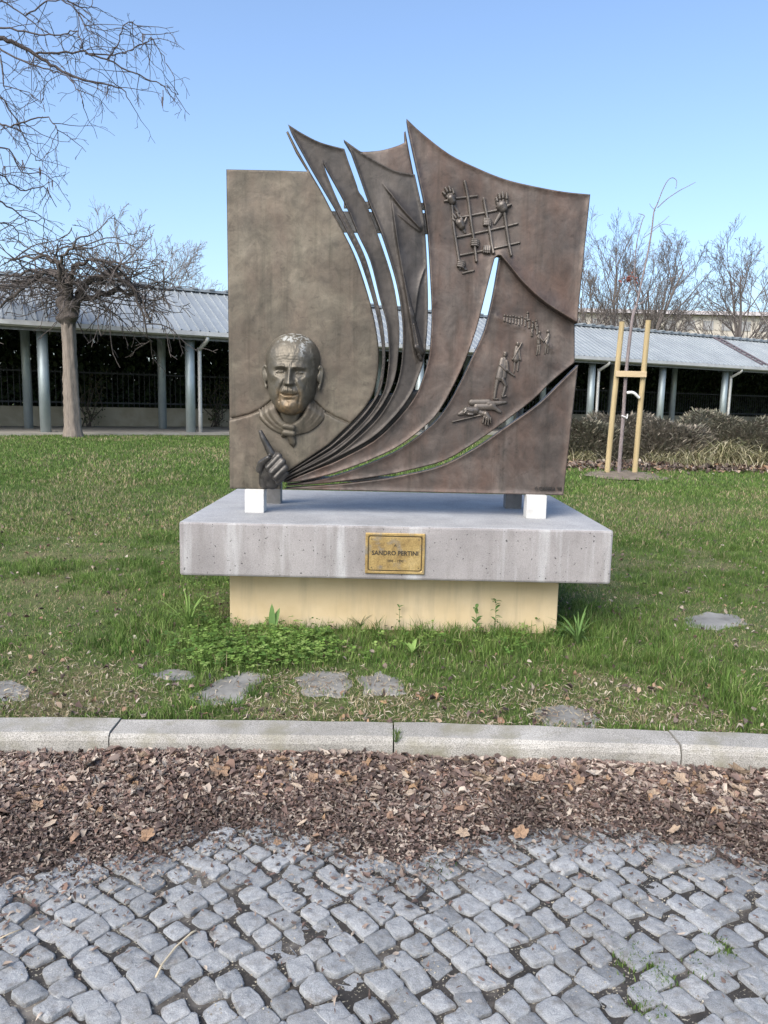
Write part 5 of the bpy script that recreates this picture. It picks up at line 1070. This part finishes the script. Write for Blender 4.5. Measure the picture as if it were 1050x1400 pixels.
sap = thing('young_sapling', 'thin bare young tree tied between two wooden stakes', 'tree', (sg_[0], SYY, SZ)); M_SAP = barkmat('sapling_bark', (.15, .12, .12), (.27, .235, .235))
pt = lambda L: np.array([P(a, b_, SYY) for a, b_ in L])
tr = crom(pt([(845, 660), (848, 620), (852, 570), (856, 510), (864, 440), (870, 418)]), 5); mk('trunk', *tubevf(tr, np.linspace(.036, .026, len(tr)), 8), M_SAP, sap, smooth=True)
tr = pt([(870, 418), (873, 405), (876, 390), (885, 350), (891, 315), (894, 290), (899, 278)]); tr = crom(tr, 4); mk('leader', *tubevf(tr, np.linspace(.020, .009, len(tr)), 6), M_SAP, sap, smooth=True)
for L, r_ in (([(899, 278), (905, 262), (912, 248), (919, 243), (925, 247), (924, 258)], .012), ([(899, 284), (912, 272), (930, 260), (940, 255), (951, 249)], .012), ([(873, 405), (868, 390), (868, 360), (871, 330), (878, 302), (881, 295), (873, 292)], .015), ([(893, 312), (905, 304), (915, 295)], .010), ([(880, 325), (890, 318), (905, 307), (918, 308)], .010), ([(886, 345), (898, 340), (908, 330)], .009), ([(871, 418), (880, 412), (893, 400), (898, 388), (910, 384), (925, 378), (938, 372)], .010), ([(870, 415), (862, 400), (860, 390)], .008), ([(896, 288), (890, 282), (888, 278)], .008)):
    L = crom(pt(L), 4); mk('branch', *tubevf(L, np.linspace(r_*.7, r_*.35, len(L)), 5), M_SAP, sap, smooth=True)
C = np.array([P(rng.normal(862, 7), rng.normal(383, 5), SYY) for _ in range(26)]); s = rng.uniform(.05, .09, 26); V, F, c = leaves(26, C, s, s*.4, pick([(.30, .10, .08), (.24, .09, .07)], 26), 1, .4, 23); mk('red_leaves', V, F, M_LEAF, sap, cols=c)
# soil ring
n = 24; V = [(sg_[0]+.05, SYY, SZ+.05)]; F = []
for k, (r_, z) in enumerate(((.30, .042), (.55, .018), (.75, -.02))): V += [(sg_[0]+.05+r_*math.cos(2*math.pi*i/n)*1.05*(1+rng.normal(0, .05)), SYY+r_*math.sin(2*math.pi*i/n)*(1+rng.normal(0, .05)), SZ+z+rng.normal(0, .008)) for i in range(n)]
F += [(0, 1+i, 1+(i+1) % n) for i in range(n)]
for k in range(2): F += [(1+k*n+i, 1+(k+1)*n+i, 1+(k+1)*n+(i+1) % n, 1+k*n+(i+1) % n) for i in range(n)]
props(mk('soil_mound', V, F, simple('mound_soil', [(.3, (.10, .08, .06)), (.7, (.20, .165, .125))], 9, .95, bs=.8, bscale=40), smooth=True), kind='structure')

# ---------------------------------------------------------------- shrub border right of the sculpture
M_SHR = attrmat('shrub_needle', .75, .2, .15)
def juniper(px_, pyb, Y, wd, ht, dp, label, seed, pal, n=13000, L0=.11):
    r_ = np.random.default_rng(seed); c_ = P(px_, pyb, Y); z0 = float(zl(c_[0], Y)); o = thing('juniper_shrub', label, 'shrub', (c_[0], Y, z0), 'low shrubs of the border'); ht *= .86
    a = r_.uniform(0, 2*np.pi, n); f = np.sqrt(r_.random(n)); hgt = ht*(1-f**2.4)*(.72+.5*vn(f*np.cos(a)*wd, f*np.sin(a)*dp, 2.2, seed)); x = c_[0]+np.cos(a)*f*wd; y = Y+np.sin(a)*f*dp; z = z0+hgt*(1-.55*r_.random(n)**2.2)
    az = a+r_.normal(0, .7, n); d = np.stack([np.cos(az)*.8, np.sin(az)*.8, r_.uniform(.05, .9, n)], 1); L = r_.uniform(.5, 1.3, n)*L0; w_ = L*r_.uniform(.07, .15, n)
    p0 = np.stack([x, y, z], 1); p1 = p0+d*L[:, None]; s = np.stack([-d[:, 1], d[:, 0], r_.normal(0, .4, n)], 1)*w_[:, None]
    V = np.stack([p0-s*.6, p0+s*.6, (p0+p1)/2+s, (p0+p1)/2-s, p1], 1).reshape(-1, 3); F = (np.array([(0, 1, 2), (0, 2, 3), (3, 2, 4)])[None]+5*np.arange(n)[:, None, None]).reshape(-1, 3)
    c = np.repeat(pick(pal, n, .3, seed), 5, 0); props(mk('foliage', V, F, M_SHR, o, cols=c), kind='stuff')
    b = B()
    for k in range(7): q = 2*math.pi*k/7; b.tube([np.array((c_[0], Y, z0-.03)), np.array((c_[0]+math.cos(q)*wd*.35, Y+math.sin(q)*dp*.35, z0+ht*.35)), np.array((c_[0]+math.cos(q)*wd*.7, Y+math.sin(q)*dp*.7, z0+ht*.5))], [.035, .025, .01], 5)
    b.mk('stems', M_BD, o)
JG = [(.15, .15, .105), (.19, .185, .135), (.11, .11, .078), (.23, .21, .155), (.16, .135, .105)]; JB = [(.19, .165, .13), (.24, .21, .165), (.14, .125, .10), (.28, .25, .20), (.15, .15, .11)]
for i, (a, b_, Y, wd, ht, dp, lab, pal) in enumerate(((795, 625, 15.8, 1.3, .95, 1.0, 'grey-green juniper mound beside the sculpture edge', JG), (850, 628, 16.4, 1.5, 1.05, 1.1, 'brownish low juniper behind the staked sapling', JB), (905, 630, 15.6, 1.4, .85, .9, 'straggly brown-grey shrub right of the stakes', JB), (960, 632, 16.6, 1.6, 1.05, 1.2, 'wide grey-green juniper behind the dry grass', JG), (1030, 634, 16.0, 1.6, 1.05, 1.2, 'dense dark juniper at the border end', JG), (1090, 634, 15.4, 1.4, .9, 1.1, 'juniper running out beyond the border end', JG), (745, 622, 16.2, 1.4, .8, 1.0, 'juniper mostly hidden behind the sculpture', JG))): juniper(a, b_, Y, wd, ht, dp, lab, 70+i, pal)
def drygrass(px_, pyb, Y, n, ht, label, seed, pal):
    r_ = np.random.default_rng(seed); c_ = P(px_, pyb, Y); z0 = float(zl(c_[0], Y)); ns = 5; a = r_.uniform(0, 2*np.pi, n); L = r_.uniform(.6, 1.25, n)*ht; p = np.stack([c_[0]+r_.normal(0, .16, n), Y+r_.normal(0, .14, n), np.full(n, z0)], 1); e = r_.uniform(.7, 1.5, n); w_ = r_.uniform(.007, .014, n); rows = []
    for i in range(ns+1):
        s = np.stack([-np.sin(a), np.cos(a), 0*a], 1)*(w_*(1-.8*i/ns))[:, None]; rows += [p-s, p+s]; p = p+np.stack([np.cos(a)*np.cos(e), np.sin(a)*np.cos(e), np.sin(e)], 1)*(L/ns)[:, None]; e = e-r_.uniform(.25, .62, n)
    V = np.stack(rows, 1); k = len(rows); F = np.concatenate([(np.array([[2*i, 2*i+1, 2*i+3, 2*i+2]])[None]+k*np.arange(n)[:, None, None]).reshape(-1, 4) for i in range(ns)])
    c = np.repeat(pick(pal, n, .25, seed), k, 0); o = thing('grass_clump', label, 'grass clump', (c_[0], Y, z0), 'dry grass clumps of the border'); props(mk('blades', V.reshape(-1, 3), F, M_SHR, o, cols=c), kind='stuff')
DG = [(.36, .32, .19), (.28, .26, .14), (.44, .40, .27), (.20, .21, .10)]
for i, (a, b_, Y, n, ht, lab) in enumerate(((990, 640, 14.9, 650, .85, 'big straw coloured arching grass clump in the border'), (945, 640, 14.6, 380, .6, 'low sprawling dry grass clump left of the big arching one'), (908, 638, 14.7, 300, .5, 'small dry grass clump right of the stakes'), (1040, 642, 14.6, 420, .65, 'yellowed grass clump near the border end'), (795, 634, 14.9, 260, .45, 'pale dry grass clump beside the sculpture edge'), (888, 636, 15.2, 160, .55, 'thin dry grass wisps just behind the right stake'))): drygrass(a, b_, Y, n, ht, lab, 90+i, DG)
n = 2600; x = rng.uniform(3.2, 9.5, n); y = 14.3+rng.normal(0, .28, n)+(x-6)*.02; s = rng.uniform(.05, .12, n); V, F, c = leaves(n, np.c_[x, y, zl(x, y)+rng.uniform(.02, .08, n)], s, s*rng.uniform(.4, .8, n), pick(LPAL+BIGP, n), .4, .4, 24)
props(mk('border_leaf_litter', V, F, M_LEAF, cols=c), 'brown fallen leaves along the front of the shrub border', 'leaves', kind='stuff')
